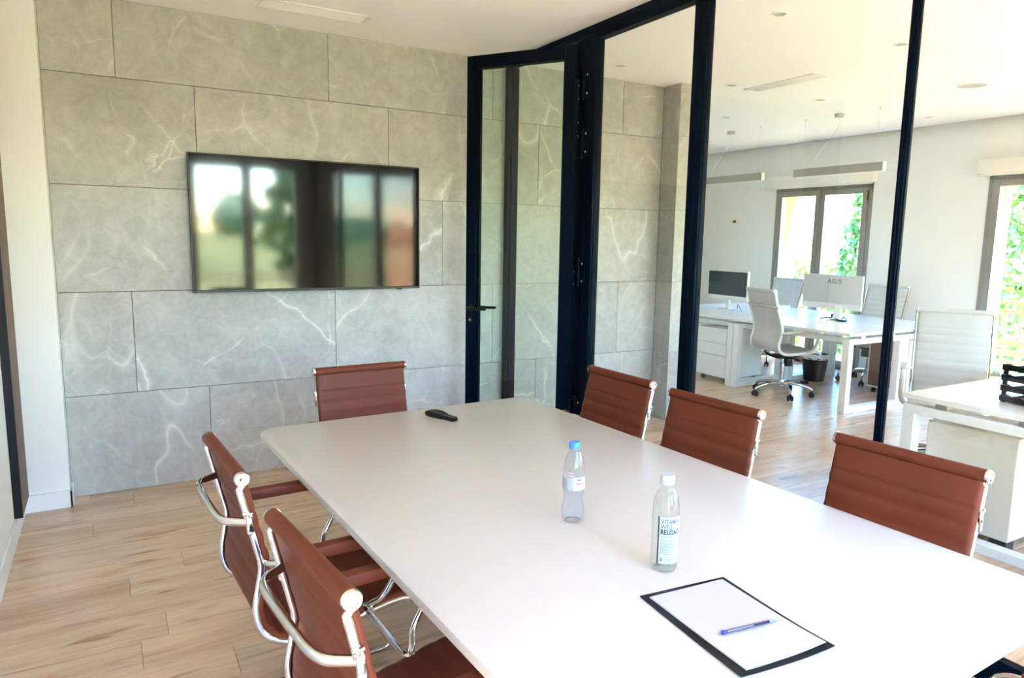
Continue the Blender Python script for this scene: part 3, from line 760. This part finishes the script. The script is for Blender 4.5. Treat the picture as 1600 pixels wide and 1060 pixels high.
# white office chairs
OP = [(-.30, 1.075), (-.285, 1.00), (-.255, .90), (-.215, .78), (-.195, .70), (-.205, .62), (-.222, .555), (-.205, .495), (-.15, .462), (-.06, .455), (.08, .468), (.19, .480), (.24, .470), (.265, .445)]
def office_chair(label, mback, loc, rz, spin):
    t = thing('office_chair', label, 'chair', (loc[0], loc[1], 0), rz, 'white high-backed office chairs')
    pp = profile(OP); hw = .222
    b = sling(pp[2:], hw, .062, .014 if mback is M_whitel else .006, .008 if mback is M_whitel else .004, .10, .007 if mback is M_whitel else .001)
    b.tube([(-hw, -.30, 1.075), (hw, -.30, 1.075)], .021, 18); b.tube([(-hw, .262, .450), (hw, .262, .450)], .018, 14)
    b.build('sling_seat', mback, t, angle=60)
    if mback is M_mesh:
        sl2 = sling([p for p in pp if p.y > -.17 and p.z < .49], hw - .006, .062, .014, .0, 0, .006); sl2.build('seat_pad', M_whitel, t, angle=60)
    for sx in (-1, 1):
        x = sx * .232
        ro = MB().tube([(x, p.y, p.z) for p in pp], .0115, 10, flat=(.7, 1.3)).build('side_rail', M_lgrey if mback is M_mesh else M_chrome, t, angle=60)
        end_cap(MB(), sx * .222, -.30, 1.075, .023, sx).build('end_cap', M_lgrey, ro)
        X1 = sx * .285
        a = MB().tube(smooth_path([(x, -.20, .665), (sx * .262, -.18, .672), (X1, -.13, .680), (X1, .02, .690), (X1, .12, .690), (X1, .172, .668), (X1, .180, .61), (X1, .155, .53), (sx * .27, .115, .475), (x, .09, .455)], 5), .014, 10, flat=(1.3, .9))
        ao = a.build('armrest', M_lgrey, t, angle=60)
        MB().box(X1 - .022, X1 + .022, -.12, .12, .698, .713, .006, 2).build('arm_pad', M_whitel, ao)
    MB().tube(smooth_path([(-.240, -.262, .925), (-.22, -.285, .925), (-.1, -.296, .925), (.1, -.296, .925), (.22, -.285, .925), (.240, -.262, .925)], 5), .011, 10, flat=(.7, 1.3)).build('head_stretcher', M_chrome, t, angle=60)
    m_ = MB().box(-.06, .06, -.09, .10, .385, .425, .01, 2).box(-.23, .23, -.02, .02, .425, .445, .006, 2).tube(smooth_path([(0, -.08, .405), (0, -.15, .42), (0, -.20, .45), (.0, -.215, .47)], 4), .012, 8).box(-.04, .04, .02, .10, .30, .39, .01)
    mo = m_.build('tilt_mechanism', M_black, t)
    MB().tube([(.05, .02, .405), (.20, .02, .40)], .006, 8).tube([(.19, .02, .40), (.225, .02, .395)], .012, 10).build('lever', M_black, mo)
    MB().lathe([(.021, .16), (.021, .30), (.027, .305), (.027, .33), (.017, .335), (.017, .39)], 18).build('gas_lift', M_chrome, t)
    MB().lathe([(.036, .095), (.036, .135), (.030, .16)], 18).build('hub', M_chrome, t)
    for k in range(5):
        a = spin + k * 2 * PI / 5; c, s2 = math.cos(a), math.sin(a); rp = Matrix.Rotation(a, 4, 'Z')
        lg = MB().tube([rp @ Vector(v) for v in smooth_path([(.025, 0, .128), (.12, 0, .128), (.22, 0, .112), (.28, 0, .088), (.295, 0, .070)], 4)], [.017] * 8 + [.016] * 4 + [.014] * 3 + [.012] * 2, 10)
        lo = lg.build('base_leg', M_chrome, t, angle=60)
        cs = MB(); ax = Vector((-s2, c, 0)); ctr = Vector((c * .295, s2 * .295, .029))
        for sg in (-1, 1):
            cs.tube([ctr + ax * sg * .010, ctr + ax * sg * .024], .028, 16)
        cs.tube([ctr + Vector((0, 0, .0)), ctr + Vector((0, 0, .045))], .011, 8)
        co_ = cs.build('caster', M_black, lo)
    return t
f = (.966, -.26)
def rzof(fx, fy): return math.atan2(fy, fx) - PI / 2
office_chair('grey mesh high-backed chair with armrest in front of the far desk', M_mesh, (6.16, .055), rzof(.966, -.26), .95)
office_chair('pale ribbed high-backed chair behind the near white desk', M_whitel, (5.18, -2.10), rzof(-.86, -.51), .3)
office_chair('white high-backed chair beyond the grey monitor back, beside the thin post', M_whitel, (7.60, .06), rzof(-.99, -.08), 1.9)
office_chair('white high-backed chair by the window frame, partly behind the grey monitor back', M_whitel, (7.62, 1.44), rzof(-1, 0), 2.2)

# ------------------------------------------------------------------ far desks (four back to back)
def desk(label, x0, x1, y0, y1, group):
    t = thing('office_desk', label, 'desk', ((x0 + x1) / 2, (y0 + y1) / 2, 0), 0, group)
    hx_, hy_ = (x1 - x0) / 2, (y1 - y0) / 2
    MB().box(-hx_, hx_, -hy_, hy_, .712, .740, .002).build('desktop', M_white, t)
    alongx = hy_ > hx_ if False else None
    return t, hx_, hy_
def oframe(t, hx_, at, axis, sgn, w=.07):
    """rectangular white leg frame at one end of a desk"""
    b = MB(); d = .065
    def bx(u0, u1, z0, z1):
        if axis == 'Y': b.box(u0, u1, min(at, at - sgn * w), max(at, at - sgn * w), z0, z1, .002)
        else: b.box(min(at, at - sgn * w), max(at, at - sgn * w), u0, u1, z0, z1, .002)
    bx(-hx_, -hx_ + d, 0, .685); bx(hx_ - d, hx_, 0, .685); bx(-hx_ + d, hx_ - d, .635, .685); bx(-hx_ + d, hx_ - d, 0, .05)
    b.build('leg_frame', M_whitefr, t)
    for u in (-hx_ + .2, hx_ - .2):
        if axis == 'Y': MB().box(u - .03, u + .03, at - sgn * w * .8 if sgn > 0 else at, at if sgn > 0 else at + w * .8, .685, .712).build('spacer', M_steel, t)
        else: MB().box(at - sgn * w * .8 if sgn > 0 else at, at if sgn > 0 else at + w * .8, u - .03, u + .03, .685, .712).build('spacer', M_steel, t)
def beam(t, hx_, hy_, axis):
    if axis == 'Y': MB().box(hx_ - .16, hx_ - .12, -hy_ + .07, hy_ - .07, .63, .68, .003).build('crossbeam', M_whitefr, t); MB().box(-hx_ + .12, -hx_ + .16, -hy_ + .07, hy_ - .07, .63, .68, .003).build('crossbeam', M_whitefr, t)
    else: MB().box(-hx_ + .07, hx_ - .07, hy_ - .16, hy_ - .12, .63, .68, .003).build('crossbeam', M_whitefr, t); MB().box(-hx_ + .07, hx_ - .07, -hy_ + .12, -hy_ + .16, .63, .68, .003).build('crossbeam', M_whitefr, t)
gd = 'white desks standing back to back in the office'
for lab, x0, x1, y0, y1 in (('white desk with the grey mesh chair pulled up to it', 6.02, 6.872, -.765, .600), ('white desk behind, carrying the grey monitor back', 6.878, 7.70, -.765, .600),
                            ('white desk with the dark-screened monitor on it', 6.02, 6.872, .605, 1.97), ('white desk at the window with the paper tray on it', 6.878, 7.70, .605, 1.97)):
    t, a, b_ = desk(lab, x0, x1, y0, y1, gd)
    oframe(t, a - .003, -b_ + .002, 'Y', -1); oframe(t, a - .003, b_ - .002, 'Y', 1); beam(t, a, b_, 'Y')
# near desk pair, turned the other way
for lab, x0, x1, y0, y1 in (('white desk end nearest the glass, with the black letter trays', 3.985, 5.40, -3.285, -2.485), ('white desk beyond the trays, mostly outside the picture', 3.985, 5.40, -4.09, -3.290)):
    t, a, b_ = desk(lab, x0, x1, y0, y1, 'white desks next to the glass partition')
    oframe(t, b_ - .003, -a + .002, 'X', -1); oframe(t, b_ - .003, a - .002, 'X', 1); beam(t, a, b_, 'X')

def pedestal(label, x0, x1, y0, y1, h, front, mbody, mback=None, cast=True, nd=3, group=None, tag_plate=False):
    t = thing('drawer_pedestal', label, 'drawer cabinet', ((x0 + x1) / 2, (y0 + y1) / 2, 0), 0, group)
    a, b_ = (x1 - x0) / 2, (y1 - y0) / 2; z0 = .06
    MB().box(-a, a, -b_, b_, z0, h, .004).build('body', mbody, t)
    zs = [z0 + .008] + [z0 + .008 + (h - z0 - .03) * q for q in ((.46, .73, 1.0) if nd == 3 else (1.0,))]
    for z_, z2 in zip(zs, zs[1:]):
        if front == '-X': d = MB().box(-a - .017, -a, -b_ + .002, b_ - .002, z_ + .003, z2 - .003, .002)
        elif front == '+X': d = MB().box(a, a + .017, -b_ + .002, b_ - .002, z_ + .003, z2 - .003, .002)
        else: d = MB().box(-a + .002, a - .002, b_, b_ + .017, z_ + .003, z2 - .003, .002)
        d.build('drawer', mbody, t)
    if mback:
        MB().box(-a - .004, -a, -b_ + .018, b_ - .018, z0 + .02, h - .02, .001).build('back_panel', mback, t)
        if tag_plate: MB().box(-a - .012, -a - .004, -b_ + .10, -b_ + .17, .30, .37, .003).build('plate', M_white, t)
    for sx in (-1, 1):
        for sy in (-1, 1):
            if cast:
                c = MB(); cc = Vector((sx * (a - .06), sy * (b_ - .05), .024)); c.tube([cc + Vector((0, -.012, 0)), cc + Vector((0, .012, 0))], .024, 14).box(cc.x - .015, cc.x + .015, cc.y - .015, cc.y + .015, .03, .061, .003); c.build('caster', M_black, t)
            else: MB().box(sx * (a - .05) - .04, sx * (a - .05) + .04, sy * (b_ - .05) - .04, sy * (b_ - .05) + .04, 0, .061).build('foot', M_black, t)
    return t
pedestal('white three-drawer pedestal beneath the desk of the dark-screened monitor', 6.05, 6.60, .69, 1.13, .60, '-X', M_white, None, True, 3, 'drawer pedestals beneath the desks')
pedestal('brown-backed pedestal on casters beneath the grey monitor back', 7.14, 7.66, -.66, -.235, .60, '+X', M_white, M_brownpan, True, 3, 'drawer pedestals beneath the desks', True)
pedestal('glossy white cabinet, toned beige for shade, beneath the near white desk', 4.09, 4.66, -3.02, -2.575, .597, '+X', M_whiteshade, None, False, 3)

# wastebasket
wbk = thing('wastebasket', 'black wastebasket with a white bag rim beneath the far desk', 'bin', (7.17, .42, 0))
MB().lathe([(.105, 0), (.108, .004), (.145, .30), (.148, .305), (.143, .305), (.104, .008), (.0005, .007)], 30, cap=False).build('bucket', mat('black_bin', (.005, .004, .008), .5, Specular_IOR_Level=.2), wbk)
b = MB(); n = 36; rr_ = []
for ri, (r0, z) in enumerate(((.1505, .262), (.151, .30), (.150, .312), (.143, .312), (.139, .25))):
    rr_.append([b.bm.verts.new((r0 * math.cos(2 * PI * k / n), r0 * math.sin(2 * PI * k / n), z + (.010 * math.sin(k * 1.7) if ri == 0 else .003 * math.sin(k * 2.3)))) for k in range(n)])
for A, B_ in zip(rr_, rr_[1:]):
    for k in range(n): b.bm.faces.new((A[k], A[(k + 1) % n], B_[(k + 1) % n], B_[k]))
b.build('bag_rim', M_white, wbk)

# monitors
def monitor(label, x, y, rz, w_, z0, z1, dark, group):
    """screen faces local -X"""
    t = thing('computer_monitor', label, 'monitor', (x, y, TZ), rz, group); h0, h1 = z0 - TZ, z1 - TZ
    MB().box(0, .03, -w_ / 2, w_ / 2, h0, h1, .004, 2).build('shell', M_grey if not dark else M_white, t)
    MB().box(-.002, .0005, -w_ / 2 + .012, w_ / 2 - .012, h0 + .05, h1 - .012).build('screen', M_screen, t)
    f_ = MB().box(-.004, .002, -w_ / 2, w_ / 2, h0, h0 + .05, .001).box(-.004, .002, -w_ / 2, w_ / 2, h1 - .012, h1, .001).box(-.004, .002, -w_ / 2, -w_ / 2 + .012, h0, h1, .001).box(-.004, .002, w_ / 2 - .012, w_ / 2, h0, h1, .001)
    f_.build('bezel', M_white if dark else M_lgrey, t)
    return t
m1 = monitor('white-framed monitor with a dark screen beside the broad partition post', 6.72, 1.37, -.06, .66, .855, 1.205, True, 'computer monitors on the far desks')
MB().box(-.03, .05, -.045, .045, .0, .008, .003).lathe([(.11, 0), (.11, .006), (.10, .010), (.001, .010)], 28, (.02, 0, 0)).build('stand_base', M_white, m1)
MB().box(.018, .042, -.03, .03, .008, .20, .004).build('stand_neck', M_white, m1)
m2 = monitor('grey-backed monitor with a maker\'s logo on a slanted white foot', 6.975, .125, PI + .10, .66, .852, 1.215, False, 'computer monitors on the far desks')
MB().box(-.0, .0, 0, 0, 0, 0) if False else None
MB().lathe([(.10, 0), (.10, .005), (.094, .008), (.001, .008)], 28, (.075, .09, 0)).build('stand_base', M_lgrey, m2)
b = MB(); q = Matrix.Translation((.03, .09, .005)) @ Matrix.Rotation(-.28, 4, 'Y'); b.box(.02, .045, -.035, .035, 0, .26, .004, 2, q); b.build('stand_neck', M_white, m2)
MB().box(.030, .0315, -.33, .33, h0 if False else .112, .175, .0005).build('lower_band', M_lgrey, m2)
me = text_mesh('ASUS', .070, .0008); me.materials.append(mat('logo_grey', (.17, .17, .18), .3, .5))
xs = [v.co.x for v in me.vertices]; cxm = (min(xs) + max(xs)) / 2
lo = link('logo', me, m2, (.0312, .02, .385), (PI / 2, 0, PI / 2))
for v in me.vertices: v.co.x -= cxm; v.co.x += v.co.y * .25
# tangled cable by the monitor foot
cb = MB()
pts = [(.0, .0, .006), (.06, .03, .006), (.12, .0, .012), (.16, -.07, .02), (.11, -.11, .03), (.04, -.09, .02), (.0, -.14, .01), (.06, -.2, .012), (.13, -.18, .03), (.10, -.24, .02), (.02, -.27, .008), (-.02, -.19, .008), (.05, -.16, .014), (.1, -.06, .03)]
cb.tube(smooth_path(pts, 6), .0065, 8)
cb.box(-.03, .03, -.30, -.22, 0, .022, .006, 2); cb.box(.10, .13, -.10, -.05, .03, .06, .006, 2)
tag(cb.build('tangled_cable', M_black, None, (6.86, .17, TZ)), 'tangled black cables lying beside the monitor foot', 'cable')
cb = MB().tube(smooth_path([(0, 0, .01), (-.03, -.05, .005), (.02, -.1, .03), (-.02, -.14, .08), (0, -.17, .03), (-.03, -.22, .004)], 6), .003, 6)
tag(cb.build('monitor_cable', M_black, None, (6.66, 1.26, TZ)), 'thin dark cable hanging behind the foot of the dark-screened monitor', 'cable')
# paper tray on the far desk
pt = thing('paper_tray', 'low white paper tray on the far desk beside the window', 'tray', (7.05, .99, TZ), .15)
MB().box(-.13, .13, -.18, .18, 0, .006, .002).box(-.13, -.124, -.18, .18, 0, .075, .002).box(.124, .13, -.18, .18, 0, .075, .002).box(-.13, .13, .174, .18, 0, .075, .002).box(-.13, .13, -.18, -.174, 0, .075, .002).build('tray', M_white, pt)
MB().box(-.11, .11, -.16, .16, .006, .055, .002).build('paper_stack', mat('paper', (.82, .83, .86), .7), pt)
# cable plug on the floor
pl = MB().tube(smooth_path([(0, 0, .006), (.08, -.05, .006), (.18, -.03, .006), (.26, -.09, .01)], 6), .006, 8).box(.24, .31, -.12, -.06, 0, .035, .006, 2).box(-.05, .03, -.018, .018, 0, .022, .005, 2)
tag(pl.build('power_cable', M_black, None, (6.66, .50, 0), (0, 0, -.3)), 'black power cable with a plug on the floor under the far desk', 'cable')
# black letter trays stacked on the near desk
def ltray(k, label):
    t = thing('letter_tray', label, 'letter tray', (4.335, -3.03, TZ + k * .054), -.18 + .02 * (k % 2), 'stack of black letter trays on the near desk')
    MB().box(-.13, .13, -.17, .17, .006, .010, .002).build('tray_floor', M_black, t)
    side = [(-.17, .006), (-.17, .026), (-.15, .036), (-.115, .036), (-.085, .020), (-.03, .016), (.02, .024), (.06, .036), (.17, .036), (.17, .006)]
    for x in (-.13, .124):
        b = MB(); M_ = Matrix(((0, 0, 1, x), (1, 0, 0, 0), (0, 1, 0, 0), (0, 0, 0, 1))); b.prism(side, 0, .006, M_); b.build('side_wall', M_black, t)
    fr_ = [(-.13, .006), (-.13, .030), (-.105, .037), (-.075, .034), (-.045, .019), (.045, .019), (.075, .034), (.105, .037), (.13, .030), (.13, .006)]
    for y_ in (-.17, .164):
        b = MB(); M_ = Matrix(((1, 0, 0, 0), (0, 0, 1, y_), (0, 1, 0, 0), (0, 0, 0, 1))); b.prism(fr_, 0, .006, M_); b.build('end_wall', M_black, t)
    for sx in (-.127, .127):
        for sy in (-.140, .150): MB().box(sx - .003, sx + .003, sy - .012, sy + .012, 0 if k == 0 else -.0165, .008, .001).build('foot', M_black, t)
for k, l in enumerate(('black letter tray standing on the near desk, lowest of the stack', 'black letter tray directly on the lowest tray of the stack', 'black letter tray just under the topmost tray of the stack', 'topmost black letter tray of the stack on the near desk')): ltray(k, l)
# thermostat
th = thing('thermostat', 'small yellowed wall thermostat beside the window', 'thermostat', (XW, 2.58, 1.84))
MB().box(-.016, 0, -.045, .045, -.035, .035, .004, 2).build('plate', mat('pale_yellow_plastic', (.75, .68, .40), .5), th)
MB().box(-.019, -.015, -.03, .022, -.018, .012, .001).build('display', M_black, th)

# ------------------------------------------------------------------ things on the table
def bottle(name, label, x, y, rz, prof, m, cap_r, cap_z0, cap_z1, mcap, n=40):
    t = thing(name, label, 'bottle', (x, y, TZ), rz, None)
    MB().lathe(prof, n, cap=False).build('bottle_body', m, t, angle=80)
    c = MB(); k = 36; cr = []
    for z, r in ((cap_z0, cap_r), (cap_z0 + .002, cap_r), (cap_z1 - .003, cap_r * .985), (cap_z1, cap_r * .88)):
        cr.append([c.bm.verts.new(((r - (.0006 if i % 2 and z < cap_z1 - .001 else 0)) * math.cos(2 * PI * i / k), (r - (.0006 if i % 2 and z < cap_z1 - .001 else 0)) * math.sin(2 * PI * i / k), z)) for i in range(k)])
    for A, B_ in zip(cr, cr[1:]):
        for i in range(k): c.bm.faces.new((A[i], A[(i + 1) % k], B_[(i + 1) % k], B_[i]))
    c.bm.faces.new(cr[0][::-1]); c.bm.faces.new(cr[-1]); c.build('cap', mcap, t)
    return t
def patch(t, name, r, a0, a1, z0, z1, m, n=24):
    b = MB(); A = [];
    for k in range(n + 1):
        a = a0 + (a1 - a0) * k / n; A.append((b.bm.verts.new((r * math.cos(a), r * math.sin(a), z0)), b.bm.verts.new((r * math.cos(a), r * math.sin(a), z1))))
    for p, q in zip(A, A[1:]): b.bm.faces.new((p[0], q[0], q[1], p[1]))
    return b.build(name, m, t)
def wraptext(t, txt, size, r, a_left, z, m, bold=0.0, ang=None):
    me = text_mesh(txt, size, bold)
    if ang:
        x0 = min(v.co.x for v in me.vertices); x1 = max(v.co.x for v in me.vertices)
        for v in me.vertices: v.co.x = (v.co.x - x0) / (x1 - x0) * ang * r
    for v in me.vertices:
        a = a_left + v.co.x / r; v.co = Vector((r * math.cos(a), r * math.sin(a), z + v.co.y))
    me.materials.append(m); return link('lettering', me, t)
def wrapbars(t, r, items, m):
    b = MB()
    for a0, a1, z0, z1 in items:
        n = 8; A = []
        for k in range(n + 1):
            a = a0 + (a1 - a0) * k / n; A.append((b.bm.verts.new((r * math.cos(a), r * math.sin(a), z0)), b.bm.verts.new((r * math.cos(a), r * math.sin(a), z1))))
        for p, q in zip(A, A[1:]): b.bm.faces.new((p[0], q[0], q[1], p[1]))
    return b.build('small_print', m, t)
# bottle local +X is the middle of its label
vx, vy = 1.392, -3.447
camdir = math.atan2(-4.671 - vy, .243 - vx)
D = math.radians
vp = [(.0005, .006), (.018, .004), (.024, .0005), (.029, .002), (.0318, .010), (.0325, .020), (.0325, .150), (.0320, .165), (.0290, .180), (.0235, .193), (.0180, .201), (.0150, .206), (.0150, .213), (.0168, .214), (.0168, .217), (.0145, .218), (.0145, .228)]
vb = bottle('water_bottle', 'clear bottle with a white label and pale grey cap beside the clipboard', vx, vy, 0, vp, M_pet2, .0175, .217, .238, mat('pale_grey_cap', (.40, .44, .50), .4))
vb['group'] = 'plastic bottles on the meeting table'
MB().lathe([(.0005, .0065), (.024, .0035), (.0315, .012), (.0318, .02), (.0318, .150), (.0312, .163), (.0285, .172), (.0005, .172)], 40, cap=False).build('drink', M_water2, vb)
r = .0329; ac = camdir + D(26); hwid = D(57)
M_paper = mat('label_white', (.44, .48, .51), .5); M_ink = mat('ink_black', (.012, .014, .018), .5); M_inkg = mat('ink_grey', (.08, .09, .105), .5)
patch(vb, 'label', r, ac - hwid, ac + hwid, .024, .142, M_paper)
wrapbars(vb, r + .0002, [(ac - hwid, ac - hwid + D(6), .024, .142)], M_ink)
al = ac - hwid + D(13)
wraptext(vb, 'VITAMIN', .0160, r + .0003, al, .1255, M_inkg, .0002, D(84))
wraptext(vb, 'WELL', .0160, r + .0003, al, .1125, M_inkg, .0002, D(52))
wraptext(vb, 'RELOAD', .0165, r + .0003, al, .0990, M_ink, .0006, D(86))
items = []; rgt = random.Random(4)
for k, z in enumerate([.0925, .0892, .0845, .0812, .0762, .0735, .0708, .0681, .0654, .0627, .0600, .0573, .0546, .0519, .0492]):
    items.append((al, al + D(50 + 30 * rgt.random()), z, z + .0008))
for z in (.036, .0335): items.append((al + D(24), al + D(24 + 50), z, z + .0008))
wrapbars(vb, r + .0002, items, M_inkg)
wrapbars(vb, r + .0002, [(al, al + D(12), .031, .0325), (al + D(1), al + D(11), .034, .0355), (al + D(3), al + D(12), .037, .0385)], M_ink)
ex, ey = 1.363, -3.098
cd2 = math.atan2(-4.671 - ey, .243 - ex)
ep = [(.0005, .008), (.014, .006), (.022, .0005), (.027, .002), (.0310, .012), (.0322, .025), (.0315, .045), (.0285, .062), (.0270, .072), (.0275, .080), (.0300, .090), (.0312, .098), (.0312, .150), (.0300, .162), (.0255, .180), (.0195, .196), (.0150, .204), (.0140, .207), (.0140, .211), (.0162, .212), (.0162, .2145), (.0135, .215), (.0135, .224)]
# wavy ribs on the lower half
ep2 = []
for i, (r0, z0) in enumerate(ep):
    ep2.append((r0, z0))
    if i + 1 < len(ep) and .012 <= z0 < .06:
        r1, z1 = ep[i + 1]
        for q in (.25, .5, .75): ep2.append((r0 + (r1 - r0) * q + .0006 * math.sin(q * 4 * PI), z0 + (z1 - z0) * q))
eb = bottle('water_bottle', 'small water bottle with a bright blue cap, farther from the clipboard', ex, ey, 0, ep2, M_pet, .0165, .2135, .232, mat('blue_cap', (.06, .22, .60), .35))
eb['group'] = 'plastic bottles on the meeting table'
MB().lathe([(.0005, .0085), (.021, .003), (.0302, .013), (.0314, .025), (.0307, .045), (.0278, .062), (.0263, .072), (.0268, .080), (.0290, .089), (.0005, .089)], 40, cap=False).build('water', M_water, eb)
r = .0316; le = cd2 + D(-88)
patch(eb, 'label', r, le, le + D(88), .098, .134, mat('label_grey', (.36, .38, .43), .5))
patch(eb, 'label_front', r, le + D(88), le + D(186), .098, .136, mat('label_front_white', (.46, .49, .54), .5))
items = []
for k in range(9): items.append((le + D(10), le + D(82), .1015 + k * .0034, .1021 + k * .0034))
wrapbars(eb, r + .0002, items, mat('ink_slate', (.30, .32, .38), .6))
M_red = mat('ink_red', (.50, .05, .12), .5); M_navyink = mat('ink_navy', (.02, .03, .16), .5)
wraptext(eb, 'evian', .0165, r + .0003, le + D(104), .1135, M_red, .0003, D(50))
b = MB()
for a0, w_, hh_ in ((112, 9, .0045), (120, 10, .0065), (130, 8, .004)):
    A = [le + D(a0 - w_ / 2), le + D(a0), le + D(a0 + w_ / 2)]; Z = [.127, .127 + hh_, .127]
    b.bm.faces.new([b.bm.verts.new(((r + .0003) * math.cos(a), (r + .0003) * math.sin(a), z)) for a, z in zip(A, Z)])
b.build('mountain_mark', M_navyink, eb)
wraptext(eb, 'NATURAL', .0075, r + .0003, le + D(30), .146, mat('ink_pink', (.62, .35, .55), .5), .0001)
wraptext(eb, 'MINERAL', .0075, r + .0003, le + D(44), .138, bpy.data.materials['ink_pink'], .0001)

# clipboard folder with paper and pen
c1, c2, c3 = Vector((1.239, -3.534)), Vector((1.471, -3.563)), Vector((1.455, -3.877))
ctr = Vector((1.346, -3.707)); rz = math.atan2(-.028, .235)
cf = thing('document_folder', 'glossy black folder holding white sheets on the table', 'folder', (ctr.x, ctr.y, TZ), rz + .02)
def curled(hx_, hy_, z, th, amp, nx=10, ny=12):
    b = MB(); V = {}
    for s_ in (0, 1):
        for i in range(nx + 1):
            for j in range(ny + 1):
                u = -1 + 2 * i / nx; v = -1 + 2 * j / ny
                V[s_, i, j] = b.bm.verts.new((u * hx_, v * hy_, z + s_ * th + amp * (max(0, u) ** 2 * max(0, -v) ** 2) + amp * .25 * max(0, -u) ** 3 * max(0, -v) ** 2))
    for i in range(nx):
        for j in range(ny):
            b.bm.faces.new((V[1, i, j], V[1, i + 1, j], V[1, i + 1, j + 1], V[1, i, j + 1])); b.bm.faces.new((V[0, i, j], V[0, i, j + 1], V[0, i + 1, j + 1], V[0, i + 1, j]))
    for i in range(nx):
        for j in (0, ny): b.bm.faces.new((V[0, i, j], V[0, i + 1, j], V[1, i + 1, j], V[1, i, j]))
    for j in range(ny):
        for i in (0, nx): b.bm.faces.new((V[0, i, j], V[0, i, j + 1], V[1, i, j + 1], V[1, i, j]))
    return b
curled(.1165, .160, .0005, .0014, .006).build('back_cover', M_white, cf)
curled(.1185, .1615, .0021, .0022, .007).build('front_cover', mat('glossy_black_board', (.004, .005, .009), .3, Specular_IOR_Level=.2), cf)
ps = thing('paper_sheets', 'white paper sheets lying in the black folder', 'paper', (ctr.x + .003, ctr.y + .000, TZ + .0045), rz + .045)
M_sheet = mat('sheet_paper', (.46, .46, .52), .7)
curled(.1035, .1485, 0, .0012, .006).build('sheet', M_sheet, ps)
curled(.1035, .1485, .0014, .0006, .006).build('sheet', M_sheet, ps, (.0015, -.001, 0), (0, 0, -.008))
pa, pb = Vector((1.284, -3.741)), Vector((1.431, -3.761)); pv = pb - pa
pn = thing('ballpoint_pen', 'clear ballpoint pen with a blue end plug on the paper', 'pen', (pa.x, pa.y, TZ + .0118), math.atan2(pv.y, pv.x))
MB().lathe([(.004, .006), (.004, .112), (.0032, .122)], 6, axis='X', cap=False).build('barrel', glassmat('clear_pen', (.66, .68, .78), 2.0), pn)
MB().lathe([(.0036, -.001), (.0042, 0), (.0042, .007), (.0034, .008), (.0034, .012)], 12, axis='X').build('end_plug', mat('pen_blue', (.03, .03, .42), .3), pn)
MB().tube([(.012, 0, 0), (.08, 0, 0)], .0014, 8).build('refill', mat('refill_clear', (.5, .52, .62), .4), pn)
MB().tube([(.08, 0, 0), (.122, 0, 0)], .0014, 8).build('ink', mat('ink_dark_blue', (.02, .02, .12), .4), pn)
MB().lathe([(.0034, .120), (.0030, .128), (.0018, .138), (.0012, .142)], 12, axis='X').build('nib_holder', mat('pen_tip_grey', (.30, .28, .28), .4), pn)
MB().lathe([(.0011, .142), (.0008, .147), (.0003, .149)], 10, axis='X').build('tip', M_steel, pn)

# black remote handset
ra, rb = Vector((1.482, -1.790)), Vector((1.533, -1.955)); rv = rb - ra
rm = thing('remote_control', 'small black remote handset lying near the head chair', 'remote control', ((ra.x + rb.x) / 2, (ra.y + rb.y) / 2, TZ), math.atan2(rv.y, rv.x))
out = [(-.092, .012), (-.088, .024), (-.07, .029), (-.03, .030), (.0, .026), (.03, .019), (.06, .018), (.082, .018), (.09, .012)]
poly = out + [(x, -y) for x, y in reversed(out)]
b = MB(); R2 = []
for ins, z in ((.9, 0), (1.0, .004), (1.0, .012), (.9, .018)): R2.append([b.bm.verts.new((x * (ins + (1 - ins) * .7), y * ins, z + (.006 * (1 - ((x + .04) / .06) ** 2) if z > .01 and abs(x + .04) < .06 else 0))) for x, y in poly])
for A, B_ in zip(R2, R2[1:]):
    for k in range(len(A)): b.bm.faces.new((A[k], A[(k + 1) % len(A)], B_[(k + 1) % len(A)], B_[k]))
b.bm.faces.new(R2[0][::-1]); b.bm.faces.new(R2[-1]); b.build('body', M_black, rm)
for i, (x, y) in enumerate([(.02, 0), (.04, .007), (.04, -.007), (.058, .007), (.058, -.007), (.074, 0)]):
    MB().lathe([(.0045, 0), (.0045, .002), (.0035, .0028)], 12, (x, y, .0175)).build('button', mat('button_grey', (.05, .05, .055), .5) if i == 0 else bpy.data.materials['button_grey'], rm)
